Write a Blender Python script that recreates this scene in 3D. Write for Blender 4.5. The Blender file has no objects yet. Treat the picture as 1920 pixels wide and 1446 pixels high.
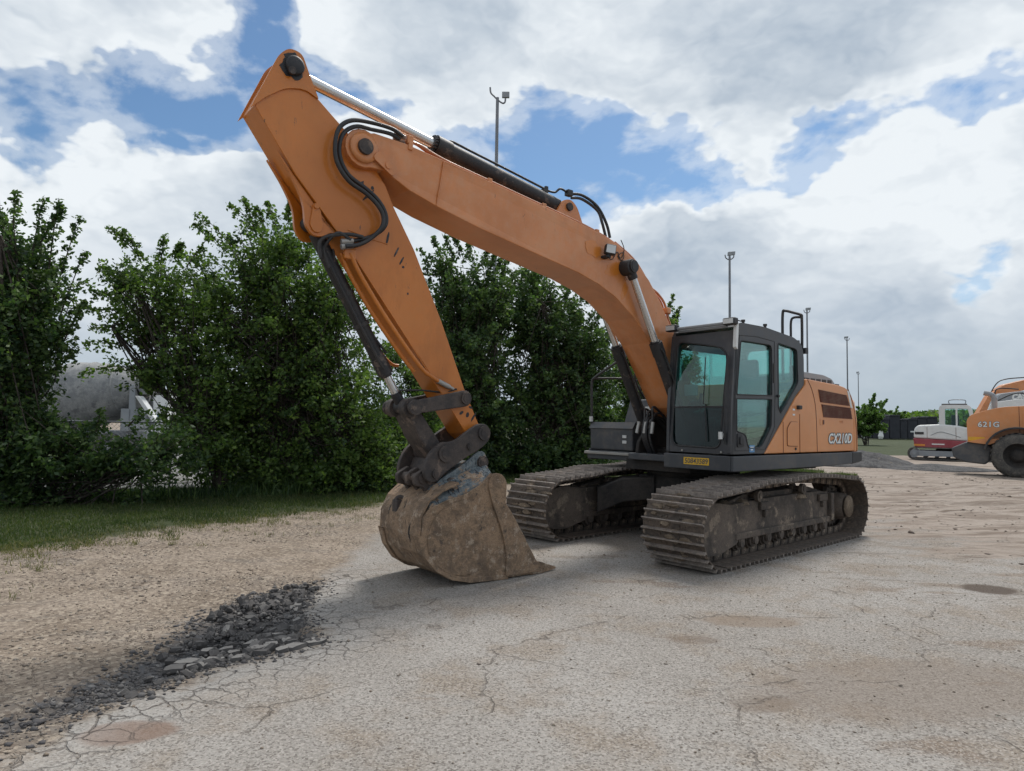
import bpy, math, random
import numpy as np
from math import radians as R, sin, cos, pi
from mathutils import Vector, Matrix, Euler
from mathutils.geometry import tessellate_polygon

S = bpy.context.scene
COL = S.collection
random.seed(7)
rng = np.random.default_rng(11)

# ------------------------------------------------------------------ camera
F_PX, PITCH, ROLL, CAM_H = 1245.746, R(3.162), R(0.877), 1.629
W_, H_ = 1920, 1446
_F = Vector((0, cos(PITCH), sin(PITCH))); _U0 = Vector((0, -sin(PITCH), cos(PITCH))); _R0 = Vector((1, 0, 0))
_RT = _R0 * cos(ROLL) + _U0 * sin(ROLL); _UP = -_R0 * sin(ROLL) + _U0 * cos(ROLL)
cd = bpy.data.cameras.new("camera"); cam = bpy.data.objects.new("camera", cd); COL.objects.link(cam)
m = Matrix((( _RT.x, _UP.x, -_F.x, 0), (_RT.y, _UP.y, -_F.y, 0), (_RT.z, _UP.z, -_F.z, CAM_H), (0, 0, 0, 1)))
cam.matrix_world = m
cd.sensor_width = 36; cd.lens = 36 * F_PX / W_; cd.clip_end = 3000; cd.clip_start = 0.05
S.camera = cam

def ray(px, py):
    return (_F + _RT * ((px - W_ / 2) / F_PX) - _UP * ((py - H_ / 2) / F_PX))
def G(px, py, z=0.0):
    d = ray(px, py); t = (z - CAM_H) / d.z
    return (d.x * t, d.y * t)
def AT(px, py, Y):
    d = ray(px, py); t = Y / d.y
    return Vector((d.x * t, Y, CAM_H + d.z * t))

# ------------------------------------------------------------------ node helpers
class NT:
    def __init__(s, tree): s.t = tree
    def n(s, typ, **kw):
        nd = s.t.nodes.new(typ)
        for k, v in kw.items():
            if k == 'ins':
                for kk, vv in v.items():
                    if isinstance(vv, bpy.types.NodeSocket): s.t.links.new(vv, nd.inputs[kk])
                    else: nd.inputs[kk].default_value = vv
            else: setattr(nd, k, v)
        return nd
    def math(s, op, a, b=None, c=None, clamp=False):
        nd = s.t.nodes.new('ShaderNodeMath'); nd.operation = op; nd.use_clamp = clamp
        for i, x in enumerate((a, b, c)):
            if x is None: continue
            if isinstance(x, bpy.types.NodeSocket): s.t.links.new(x, nd.inputs[i])
            else: nd.inputs[i].default_value = x
        return nd.outputs[0]
    def smooth(s, x, a, b, lo=0.0, hi=1.0):
        nd = s.t.nodes.new('ShaderNodeMapRange'); nd.interpolation_type = 'SMOOTHSTEP'
        s.t.links.new(x, nd.inputs[0])
        for i, v in enumerate((a, b, lo, hi)): nd.inputs[i + 1].default_value = v
        return nd.outputs[0]
    def mix(s, f, a, b, blend='MIX'):
        nd = s.t.nodes.new('ShaderNodeMix'); nd.data_type = 'RGBA'; nd.blend_type = blend
        for i, x in ((0, f), (6, a), (7, b)):
            if isinstance(x, bpy.types.NodeSocket): s.t.links.new(x, nd.inputs[i])
            else: nd.inputs[i].default_value = (x if i == 0 else (tuple(x) + (1,) if len(x) == 3 else x))
        return nd.outputs[2]
    def noise(s, vec, scale, detail=4, rough=.55, dist=0.0):
        nd = s.t.nodes.new('ShaderNodeTexNoise')
        if vec is not None: s.t.links.new(vec, nd.inputs['Vector'])
        nd.inputs['Scale'].default_value = scale; nd.inputs['Detail'].default_value = detail
        nd.inputs['Roughness'].default_value = rough; nd.inputs['Distortion'].default_value = dist
        return nd.outputs[0]
    def mapping(s, vec, scale=(1, 1, 1), loc=(0, 0, 0), rot=(0, 0, 0)):
        nd = s.t.nodes.new('ShaderNodeMapping'); s.t.links.new(vec, nd.inputs[0])
        nd.inputs['Scale'].default_value = scale; nd.inputs['Location'].default_value = loc; nd.inputs['Rotation'].default_value = rot
        return nd.outputs[0]
    def voro(s, vec, scale, feature='F1', out=0, rand=1.0):
        nd = s.t.nodes.new('ShaderNodeTexVoronoi'); nd.feature = feature
        s.t.links.new(vec, nd.inputs['Vector']); nd.inputs['Scale'].default_value = scale; nd.inputs['Randomness'].default_value = rand
        return nd.outputs[out]
    def bump(s, h, strength=.5, dist=.02, normal=None):
        nd = s.t.nodes.new('ShaderNodeBump'); s.t.links.new(h, nd.inputs['Height'])
        nd.inputs['Strength'].default_value = strength; nd.inputs['Distance'].default_value = dist
        if normal is not None: s.t.links.new(normal, nd.inputs['Normal'])
        return nd.outputs[0]

# ------------------------------------------------------------------ sky
SUN_EL, SUN_AZ = 58, 28      # azimuth measured from +Y towards +X
sd = Vector((sin(R(SUN_AZ)) * cos(R(SUN_EL)), cos(R(SUN_AZ)) * cos(R(SUN_EL)), sin(R(SUN_EL))))
world = bpy.data.worlds.new("World"); S.world = world; world.use_nodes = True
wt = world.node_tree; wt.nodes.clear(); N = NT(wt)
geo = N.n('ShaderNodeTexCoord').outputs['Generated']
sky = N.n('ShaderNodeTexSky', sky_type='NISHITA', sun_disc=False, sun_elevation=R(SUN_EL), sun_rotation=R(SUN_AZ), altitude=100, air_density=1.0, dust_density=0.7, ozone_density=1.0)
skyc = N.mix(1.0, sky.outputs[0], (0.072, 0.090, 0.100), 'MULTIPLY')
# cloud cover: a fractal field over the direction sphere, thinned round the clear patches
def vm(op, a, b=None):
    nd = wt.nodes.new('ShaderNodeVectorMath'); nd.operation = op
    wt.links.new(a, nd.inputs[0])
    if b is not None:
        if isinstance(b, bpy.types.NodeSocket): wt.links.new(b, nd.inputs[1])
        else: nd.inputs[1].default_value = b
    return nd
stretch = N.mapping(geo, scale=(1, 1, 1.7), loc=(3.1, .4, .2))
warp = N.n('ShaderNodeTexNoise', ins={'Vector': stretch, 'Scale': 2.6, 'Detail': 3})
wv = vm('SCALE', vm('SUBTRACT', warp.outputs[1], (.5, .5, .5)).outputs[0]); wv.inputs['Scale'].default_value = .22
wpos = vm('ADD', stretch, wv.outputs[0]).outputs[0]
n1 = N.noise(wpos, 3.4, 7, .56)
n2 = N.noise(wpos, 14, 6, .58)
n1s = N.noise(vm('ADD', wpos, (0.03, 0.02, 0.07)).outputs[0], 3.4, 4, .56)
n_sh = N.noise(vm('ADD', wpos, (7.0, 2.0, 1.0)).outputs[0], 4.2, 3, .5)
dens = N.math('ADD', N.math('MULTIPLY', n1, .8), N.math('MULTIPLY', n2, .2))
wn = N.n('ShaderNodeTexNoise', ins={'Vector': stretch, 'Scale': 5.5, 'Detail': 4, 'Roughness': .62})
wv2 = vm('SCALE', vm('SUBTRACT', wn.outputs[1], (.5, .5, .5)).outputs[0]); wv2.inputs['Scale'].default_value = .20
geow = vm('ADD', geo, wv2.outputs[0]).outputs[0]
def billow(scale, src):
    v = N.n('ShaderNodeTexVoronoi', feature='F1', ins={'Vector': src, 'Scale': scale, 'Detail': 2.0, 'Roughness': .55})
    v.normalize = True
    return v.outputs['Distance']
bsrc = vm('ADD', stretch, wv2.outputs[0]).outputs[0]
bil = billow(13.0, bsrc); bil_s = billow(13.0, vm('ADD', bsrc, (0.006, 0.004, 0.022)).outputs[0])
def blob(px, py, rad_px, w, acc, gx=1.0):
    d = ray(px, py).normalized()
    dd = vm('DISTANCE', geow, tuple(d))
    r = rad_px / F_PX
    q_ = dd.outputs['Value']; g = N.math('EXPONENT', N.math('MULTIPLY', N.math('MULTIPLY', q_, q_), -1 / (r * r)))
    return N.math('MULTIPLY_ADD', g, w, acc)
bias = None
acc = N.math('ADD', dens, 0.055)
for b in [(170,150,75,-.17),(60,240,55,-.16),(290,195,60,-.14),(395,170,70,-.17),(450,230,55,-.16),(120,190,60,-.10),(200,130,50,-.10),(350,215,50,-.12),(500,90,55,-.16),(570,120,55,-.16),(640,190,50,-.16),
          (700,225,45,-.12),(800,285,60,-.12),(520,30,45,-.14),
          (960,300,90,-.20),(1080,320,90,-.22),(1200,340,90,-.22),(1320,355,80,-.22),(1430,350,75,-.20),(1530,300,60,-.2),(1560,250,45,-.17),
          (1640,190,45,-.10),(1780,180,60,-.14),(1830,210,55,-.12),(1730,250,40,-.10),(1900,130,40,-.10),(1810,400,45,-.13),(1790,500,40,-.10),(1830,540,60,-.08),(1600,340,40,-.1),
          (250,60,120,.10),(130,60,100,.08),(760,90,150,.12),(1100,120,260,.14),(1500,90,220,.14),(330,300,150,.12),(120,360,150,.14),(260,420,200,.12),(1250,450,130,.13),(1500,430,110,.16),
          (1700,330,90,.10),(1390,290,45,.10),(1150,390,40,.14),(1860,330,60,.09),(1300,560,300,.12),(1700,650,300,.14),(160,200,36,.16),(230,215,30,.12),(460,190,30,.05),(600,500,300,.12)]:
    acc = blob(b[0], b[1], b[2] * 1.36, b[3] * (1.8 if b[3] < 0 else 1.3), acc)
sep = N.n('ShaderNodeSeparateXYZ', ins={0: geo}).outputs
acc = N.math('ADD', acc, N.math('MULTIPLY', N.math('SUBTRACT', .34, bil), .34))
cover = N.smooth(acc, .455, .60)
wisp = N.math('MULTIPLY', N.smooth(N.math('ADD', acc, N.math('MULTIPLY', N.math('SUBTRACT', n2, .5), .5)), .30, .52), .46)
cover = N.math('MAXIMUM', cover, wisp)
thick = N.smooth(acc, .54, .74)
light = N.math('SUBTRACT', n1, n1s)           # crude self-relief of the cumulus
puff = N.math('MULTIPLY_ADD', light, 1.5, N.math('MULTIPLY_ADD', N.math('SUBTRACT', n2, .5), .55, N.math('MULTIPLY', N.math('SUBTRACT', bil_s, bil), 1.6)))
shade = N.math('MULTIPLY', N.smooth(n_sh, .36, .62), .35)
for b in [(1300,110,330,.28),(1650,60,260,.22),(900,60,130,.18),(700,0,200,.12),(600,420,230,.38),(330,400,120,.2),(1400,490,130,.42),(1560,560,150,.22),(1250,540,160,.26),(1720,600,180,.2),(150,40,120,.22),(800,80,120,.2),
          (300,250,70,-.35),(380,260,60,-.3),(1110,390,60,-.5),(1480,400,120,-.45),(1670,390,100,-.4),(1700,290,120,-.3),(80,300,100,-.25),(1840,300,80,-.3),(1050,40,70,-.4),(250,110,120,-.2),(800,170,120,-.25),(1400,270,60,-.3),(660,60,60,-.3),(1020,210,70,-.2),(400,130,50,-.2)]:
    shade = blob(b[0], b[1], b[2], b[3], shade)
br = N.math('SUBTRACT', .95, N.math('MULTIPLY', N.math('MAXIMUM', shade, -.1), thick))
br = N.math('ADD', br, N.math('MULTIPLY', puff, N.math('SUBTRACT', 1.15, N.math('MULTIPLY', thick, .55))))
br = N.math('MULTIPLY', br, N.smooth(sep[2], .02, .34, .68, 1.0), clamp=True)
cl = N.mix(br, (.385, .46, .55), (.79, .835, .87))
hz = N.smooth(sep[2], .0, .16, 1.0, 0.0)
hazec = (.355, .43, .485)
fin = N.mix(cover, skyc, cl)
fin = N.mix(N.math('MULTIPLY', hz, .7), fin, hazec)
bg = N.n('ShaderNodeBackground', ins={'Color': fin, 'Strength': 1.0})
out = N.n('ShaderNodeOutputWorld', ins={0: bg.outputs[0]})

sl = bpy.data.lights.new("sun", 'SUN'); sl.energy = 2.8; sl.angle = R(12); sl.color = (1, .96, .9)
so = bpy.data.objects.new("sun", sl); COL.objects.link(so)
so.rotation_euler = (-sd).to_track_quat('-Z', 'Y').to_euler()
S.view_settings.view_transform = 'Standard'; S.view_settings.look = 'None'; S.view_settings.exposure = 0.12; S.view_settings.gamma = 1
S.cycles.max_bounces = 4; S.cycles.adaptive_threshold = .02; S.cycles.transparent_max_bounces = 12; S.cycles.caustics_reflective = False; S.cycles.caustics_refractive = False

# ------------------------------------------------------------------ materials
def newmat(name):
    mt = bpy.data.materials.new(name); mt.use_nodes = True
    nt = mt.node_tree; nt.nodes.clear(); N = NT(nt)
    o = N.n('ShaderNodeOutputMaterial'); b = N.n('ShaderNodeBsdfPrincipled')
    nt.links.new(b.outputs[0], o.inputs[0])
    oc = N.n('ShaderNodeTexCoord').outputs['Object']
    return mt, N, b, oc
def setin(N, b, **kw):
    for k, v in kw.items():
        k = k.replace('_', ' ')
        if isinstance(v, bpy.types.NodeSocket): N.t.links.new(v, b.inputs[k])
        else: b.inputs[k].default_value = (tuple(v) + (1,) if isinstance(v, tuple) and len(v) == 3 else v)

def paint(name, col, dust=(.36, .30, .24), dust_amt=.25, rough=.38, coat=.25, scr=.0, scrcol=(.05, .03, .02), fade=.12, metallic=0.0, nscale=1.0):
    mt, N, b, oc = newmat(name)
    n = N.noise(oc, 1.3 * nscale, 6, .6); nf = N.noise(oc, 9 * nscale, 6, .65); ng = N.noise(oc, 60 * nscale, 3, .6)
    dark = tuple(c * (1 - fade) for c in col); lite = tuple(min(1, c * (1 + fade) + .02 * fade) for c in col)
    c = N.mix(N.smooth(n, .3, .7), dark, lite)
    dm = N.math('MULTIPLY', N.smooth(N.math('ADD', N.math('MULTIPLY', n, .5), N.math('MULTIPLY', nf, .5)), .42, .66), dust_amt)
    c = N.mix(dm, c, dust)
    if scr > 0:
        st = N.mapping(oc, scale=(6, 6, 1.2), rot=(0, R(28), 0))
        s_ = N.noise(st, 3.2, 9, .8)
        mk = N.math('MULTIPLY', N.smooth(s_, .645 - scr * .05, .665 - scr * .05), N.smooth(N.noise(N.mapping(oc, loc=(8, 3, 5)), 1.4, 3, .5), .48, .56))
        fd_ = N.noise(N.mapping(oc, loc=(2, 5, 8), scale=(1, 1, .35)), 2.4, 7, .7)
        c = N.mix(N.math('MULTIPLY', N.smooth(fd_, .52, .66), .30), c, tuple(x * .62 for x in col))
        c = N.mix(mk, c, scrcol)
    r = N.math('ADD', rough - .05, N.math('MULTIPLY', nf, .18)); r2 = N.math('ADD', r, N.math('MULTIPLY', dm, .5), clamp=True)
    setin(N, b, Base_Color=c, Roughness=r2, Metallic=metallic, Coat_Weight=coat, Coat_Roughness=.12,
          Normal=N.bump(ng, .06, .004))
    return mt

def grime(name, c1, c2, c3=None, rough=.85, s=4.0, metallic=0.0, bump=.5, bd=.012, th=(.40, .60)):
    mt, N, b, oc = newmat(name)
    n = N.noise(oc, s, 8, .68); n2 = N.noise(oc, s * 6, 6, .7); n3 = N.noise(oc, s * 30, 3, .6)
    k = N.math('ADD', N.math('MULTIPLY', n, .65), N.math('MULTIPLY', n2, .35))
    c = N.mix(N.smooth(k, th[0], th[1]), c1, c2)
    if c3: c = N.mix(N.smooth(N.noise(N.mapping(oc, loc=(5, 2, 3)), s * 1.7, 7, .7), .56, .64), c, c3)
    c = N.mix(N.math('MULTIPLY', N.smooth(n3, .35, .65), .35), c, tuple(x * .55 for x in c1))
    h = N.math('ADD', N.math('MULTIPLY', n2, .7), N.math('MULTIPLY', n3, .35))
    setin(N, b, Base_Color=c, Roughness=rough, Metallic=metallic, Normal=N.bump(h, bump, bd))
    return mt

M = {}
M['orange'] = paint('orange_paint', (.58, .205, .058), dust=(.55, .36, .24), dust_amt=.32, rough=.36, coat=.3, scr=.25, fade=.12)
M['arm'] = paint('arm_paint', (.52, .155, .012), dust=(.42, .22, .09), dust_amt=.18, rough=.36, coat=.3, scr=.55, fade=.12)
M['panel'] = paint('panel_paint', (.63, .245, .078), dust=(.55, .36, .24), dust_amt=.25, rough=.36, coat=.3, fade=.08)
M['cabgrey'] = paint('cab_grey_paint', (.042, .045, .052), dust=(.16, .14, .12), dust_amt=.30, rough=.42, coat=.1, fade=.15)
M['deck'] = paint('deck_grey_paint', (.055, .06, .068), dust=(.20, .17, .14), dust_amt=.45, rough=.5, coat=.0, fade=.15)
M['black'] = paint('black_plastic', (.02, .021, .024), dust=(.12, .10, .085), dust_amt=.35, rough=.5, coat=.0)
M['hose'] = paint('black_rubber_hose', (.016, .017, .02), dust=(.10, .09, .08), dust_amt=.35, rough=.42, coat=.0, nscale=3)
M['hosepipe'] = paint('painted_pipe', (.46, .17, .075), dust=(.4, .27, .2), dust_amt=.3, rough=.4, coat=.2)
M['hoseo'] = paint('steel_pipe', (.20, .13, .10), dust=(.3, .24, .2), dust_amt=.5, rough=.5)
M['cyl'] = grime('greasy_black_cylinder', (.018, .018, .021), (.05, .043, .04), (.13, .10, .085), rough=.55, s=3, bump=.25, bd=.006, th=(.45, .7))
M['link'] = grime('dirty_link_steel', (.035, .03, .03), (.085, .065, .055), (.17, .125, .10), rough=.7, s=3.5, bump=.35, bd=.008)
M['track'] = grime('muddy_track_steel', (.055, .045, .038), (.145, .11, .085), (.29, .225, .17), rough=.85, s=3.2, bump=.6, bd=.012)
M['rib'] = grime('worn_grouser_steel', (.16, .137, .122), (.36, .31, .27), (.25, .195, .155), rough=.6, s=5, metallic=.15, bump=.4, bd=.006)
M['frame'] = grime('muddy_track_frame', (.06, .05, .043), (.15, .118, .095), (.26, .205, .155), rough=.88, s=2.2, bump=.6, bd=.012)
M['dark'] = grime('dark_undercarriage', (.018, .017, .017), (.05, .042, .037), None, rough=.85, s=2.2, bump=.4)
M['mudcake'] = grime('caked_mud', (.16, .12, .085), (.30, .235, .17), (.38, .30, .22), rough=.95, s=6, bump=1.0, bd=.03)
M['chrome'] = paint('chrome_rod', (.62, .62, .62), dust=(.35, .32, .3), dust_amt=.25, rough=.2, coat=0, metallic=.85, fade=.05)
M['steel'] = paint('bare_steel', (.38, .37, .35), dust=(.25, .18, .13), dust_amt=.5, rough=.45, coat=0, metallic=.6)
M['white'] = paint('white_paint', (.68, .69, .68), dust=(.4, .36, .3), dust_amt=.2, rough=.4, coat=.2)
M['whitedecal'] = paint('white_decal', (.74, .76, .74), dust_amt=.08, rough=.4, coat=0, fade=.03)
M['darkdecal'] = paint('dark_decal', (.06, .065, .075), dust_amt=.1, rough=.4, coat=0)
M['yellow'] = paint('yellow_plate', (.72, .43, .03), dust=(.3, .2, .1), dust_amt=.2, rough=.4, coat=0)
M['blue'] = paint('blue_decal', (.10, .27, .50), dust_amt=.05, rough=.4, coat=0)
M['red'] = paint('dark_red_paint', (.27, .03, .045), dust=(.3, .2, .2), dust_amt=.25, rough=.4, coat=.2)
M['grey'] = paint('grey_paint', (.24, .26, .28), dust_amt=.2, rough=.45)
M['seat'] = paint('grey_seat_fabric', (.10, .11, .115), dust_amt=.1, rough=.9, coat=0)
M['bag'] = paint('khaki_bag', (.25, .24, .16), dust_amt=.1, rough=.9, coat=0)
M['vent'] = paint('vent_recess', (.12, .035, .02), dust_amt=.3, rough=.7, coat=0)
M['tyre'] = grime('dusty_tyre_rubber', (.055, .053, .052), (.13, .12, .105), (.17, .15, .13), rough=.9, s=4, bump=.3)
M['lens'] = paint('lamp_lens', (.60, .62, .62), dust_amt=.2, rough=.15, coat=.5)
M['amber'] = paint('amber_lamp', (.6, .22, .03), dust_amt=.1, rough=.3)
M['pole'] = paint('galvanised_pole', (.17, .18, .20), dust_amt=.2, rough=.5, metallic=.4)
M['conc'] = grime('pale_concrete', (.19, .19, .185), (.34, .335, .32), None, rough=.95, s=2, bump=.6, bd=.05)
M['drum'] = grime('concrete_drum', (.20, .205, .21), (.34, .34, .33), (.14, .14, .145), rough=.8, s=1.6, bump=.2)
M['tarp'] = paint('black_tarpaulin', (.014, .016, .024), dust=(.06, .06, .07), dust_amt=.5, rough=.55, coat=0)
M['barkm'] = grime('bark', (.035, .028, .022), (.10, .085, .07), None, rough=.95, s=9, bump=.8, bd=.02)

def glassmat(name, tint, refl=.12, opac=0.0, oc_col=(.1, .12, .12)):
    mt = bpy.data.materials.new(name); mt.use_nodes = True; nt = mt.node_tree; nt.nodes.clear(); N = NT(nt)
    o = N.n('ShaderNodeOutputMaterial')
    tr = N.n('ShaderNodeBsdfTransparent', ins={0: tint + (1,)})
    gl = N.n('ShaderNodeBsdfGlossy', ins={'Color': (1, 1, 1, 1), 'Roughness': .03})
    df = N.n('ShaderNodeBsdfDiffuse', ins={0: oc_col + (1,)})
    oc = N.n('ShaderNodeTexCoord').outputs['Object']
    a = N.n('ShaderNodeMixShader', ins={0: N.smooth(N.noise(oc, 5, 6, .7), .3, .8, opac * .6, opac * 1.5 + .001), 1: tr.outputs[0], 2: df.outputs[0]})
    fr = N.n('ShaderNodeFresnel', ins={0: 1.45})
    f = N.math('MULTIPLY_ADD', fr.outputs[0], .5, refl * .2)
    b = N.n('ShaderNodeMixShader', ins={0: f, 1: a.outputs[0], 2: gl.outputs[0]})
    nt.links.new(b.outputs[0], o.inputs[0]); return mt
M['glass'] = glassmat('tinted_cab_glass', (.60, .86, .83), .03, .012, (.22, .28, .28))
M['glass_low'] = glassmat('lower_glass_dimmed', (.30, .50, .49), .03, .012, (.22, .28, .28))  # cab glass with its tint darkened to stand in for the dark interior
M['glass_clear'] = glassmat('cab_door_glass', (.70, .88, .86), .03, .012, (.22, .27, .28))

def bucketmat(name, ear):
    mt, N, b, oc = newmat(name)
    n = N.noise(oc, 4.5, 10, .74); n2 = N.noise(oc, 22, 8, .75); n3 = N.noise(oc, 90, 4, .7); n0 = N.noise(oc, 1.8, 5, .6)
    k = N.math('ADD', N.math('MULTIPLY', n, .5), N.math('ADD', N.math('MULTIPLY', n2, .25), N.math('MULTIPLY', n0, .25)))
    c = N.mix(N.smooth(k, .42, .56), (.165, .115, .078), (.36, .24, .15))
    c = N.mix(N.smooth(N.noise(N.mapping(oc, loc=(1, 4, 2)), 9, 9, .78), .53, .62), c, (.46, .36, .27))
    c = N.mix(N.math('MULTIPLY', N.smooth(N.noise(N.mapping(oc, loc=(3, 9, 1)), 7, 9, .8), .56, .64), .85), c, (.06, .05, .045))
    c = N.mix(N.math('MULTIPLY', N.smooth(n3, .42, .62), .4), c, (.13, .095, .07))
    sp_ = N.n('ShaderNodeSeparateXYZ', ins={0: oc}).outputs
    stk = N.noise(N.mapping(oc, scale=(3, 7, 1.3)), 2.2, 6, .65)
    c = N.mix(N.math('MULTIPLY', N.smooth(sp_[0], 4.55, 4.75), N.math('MULTIPLY', N.smooth(stk, .565, .66), N.smooth(sp_[2], .15, .45))), c, (.022, .02, .02))
    if ear:                                       # bare blue-grey steel where no mud clings
        steel = N.mix(N.smooth(n2, .4, .6), (.10, .125, .14), (.21, .24, .25))
        streak = N.noise(N.mapping(oc, scale=(9, 2, 2.4), rot=(0, R(-35), 0)), 2.0, 7, .75)
        steel = N.mix(N.smooth(streak, .54, .60), steel, (.018, .02, .026))
        c = N.mix(N.smooth(N.math('ADD', N.math('MULTIPLY', n, .6), N.math('MULTIPLY', n2, .4)), .56 if ear == 1 else .50, .60 if ear == 1 else .54), steel, c)
    h = N.math('ADD', N.math('MULTIPLY', n2, 1.0), N.math('ADD', N.math('MULTIPLY', n3, .4), N.math('MULTIPLY', n, 1.2)))
    setin(N, b, Base_Color=c, Roughness=.85, Normal=N.bump(h, .9, .022)); return mt
M['bucket'] = bucketmat('muddy_bucket_steel', 0); M['ear'] = bucketmat('blue_grey_ear_steel', 1); M['ear2'] = bucketmat('muddy_ear_steel', 2)

def leafmat(name, c1, c2, c3):
    mt = bpy.data.materials.new(name); mt.use_nodes = True; nt = mt.node_tree; nt.nodes.clear(); N = NT(nt)
    o = N.n('ShaderNodeOutputMaterial')
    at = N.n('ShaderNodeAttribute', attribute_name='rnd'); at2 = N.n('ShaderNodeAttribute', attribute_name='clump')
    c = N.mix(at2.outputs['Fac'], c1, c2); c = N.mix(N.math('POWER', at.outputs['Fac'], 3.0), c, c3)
    d = N.n('ShaderNodeBsdfPrincipled', ins={'Base Color': c, 'Roughness': .55, 'Specular IOR Level': .35})
    t = N.n('ShaderNodeBsdfTranslucent', ins={0: N.mix(1.0, c, (1.3, 1.5, .7), 'MULTIPLY')})
    mx = N.n('ShaderNodeMixShader', ins={0: .40, 1: d.outputs[0], 2: t.outputs[0]})
    nt.links.new(mx.outputs[0], o.inputs[0]); return mt
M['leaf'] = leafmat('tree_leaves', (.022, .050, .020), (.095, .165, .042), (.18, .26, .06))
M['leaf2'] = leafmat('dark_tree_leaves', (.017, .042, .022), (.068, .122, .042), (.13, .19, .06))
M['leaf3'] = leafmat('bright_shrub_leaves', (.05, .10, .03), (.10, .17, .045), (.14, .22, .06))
M['weed'] = leafmat('dry_weed_blades', (.05, .075, .025), (.11, .115, .045), (.24, .20, .11))
M['grass'] = leafmat('grass_blades', (.026, .050, .014), (.055, .088, .024), (.12, .125, .05))

# ------------------------------------------------------------------ object helpers
def tag(o, label=None, cat=None, group=None, kind=None):
    if label: o['label'] = label
    if cat: o['category'] = cat
    if group: o['group'] = group
    if kind: o['kind'] = kind
    return o
def empty(name, loc=(0, 0, 0), rz=0, parent=None):
    o = bpy.data.objects.new(name, None); COL.objects.link(o); o.location = loc; o.rotation_euler = (0, 0, rz)
    o.empty_display_size = .2
    if parent: o.parent = parent
    return o

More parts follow.
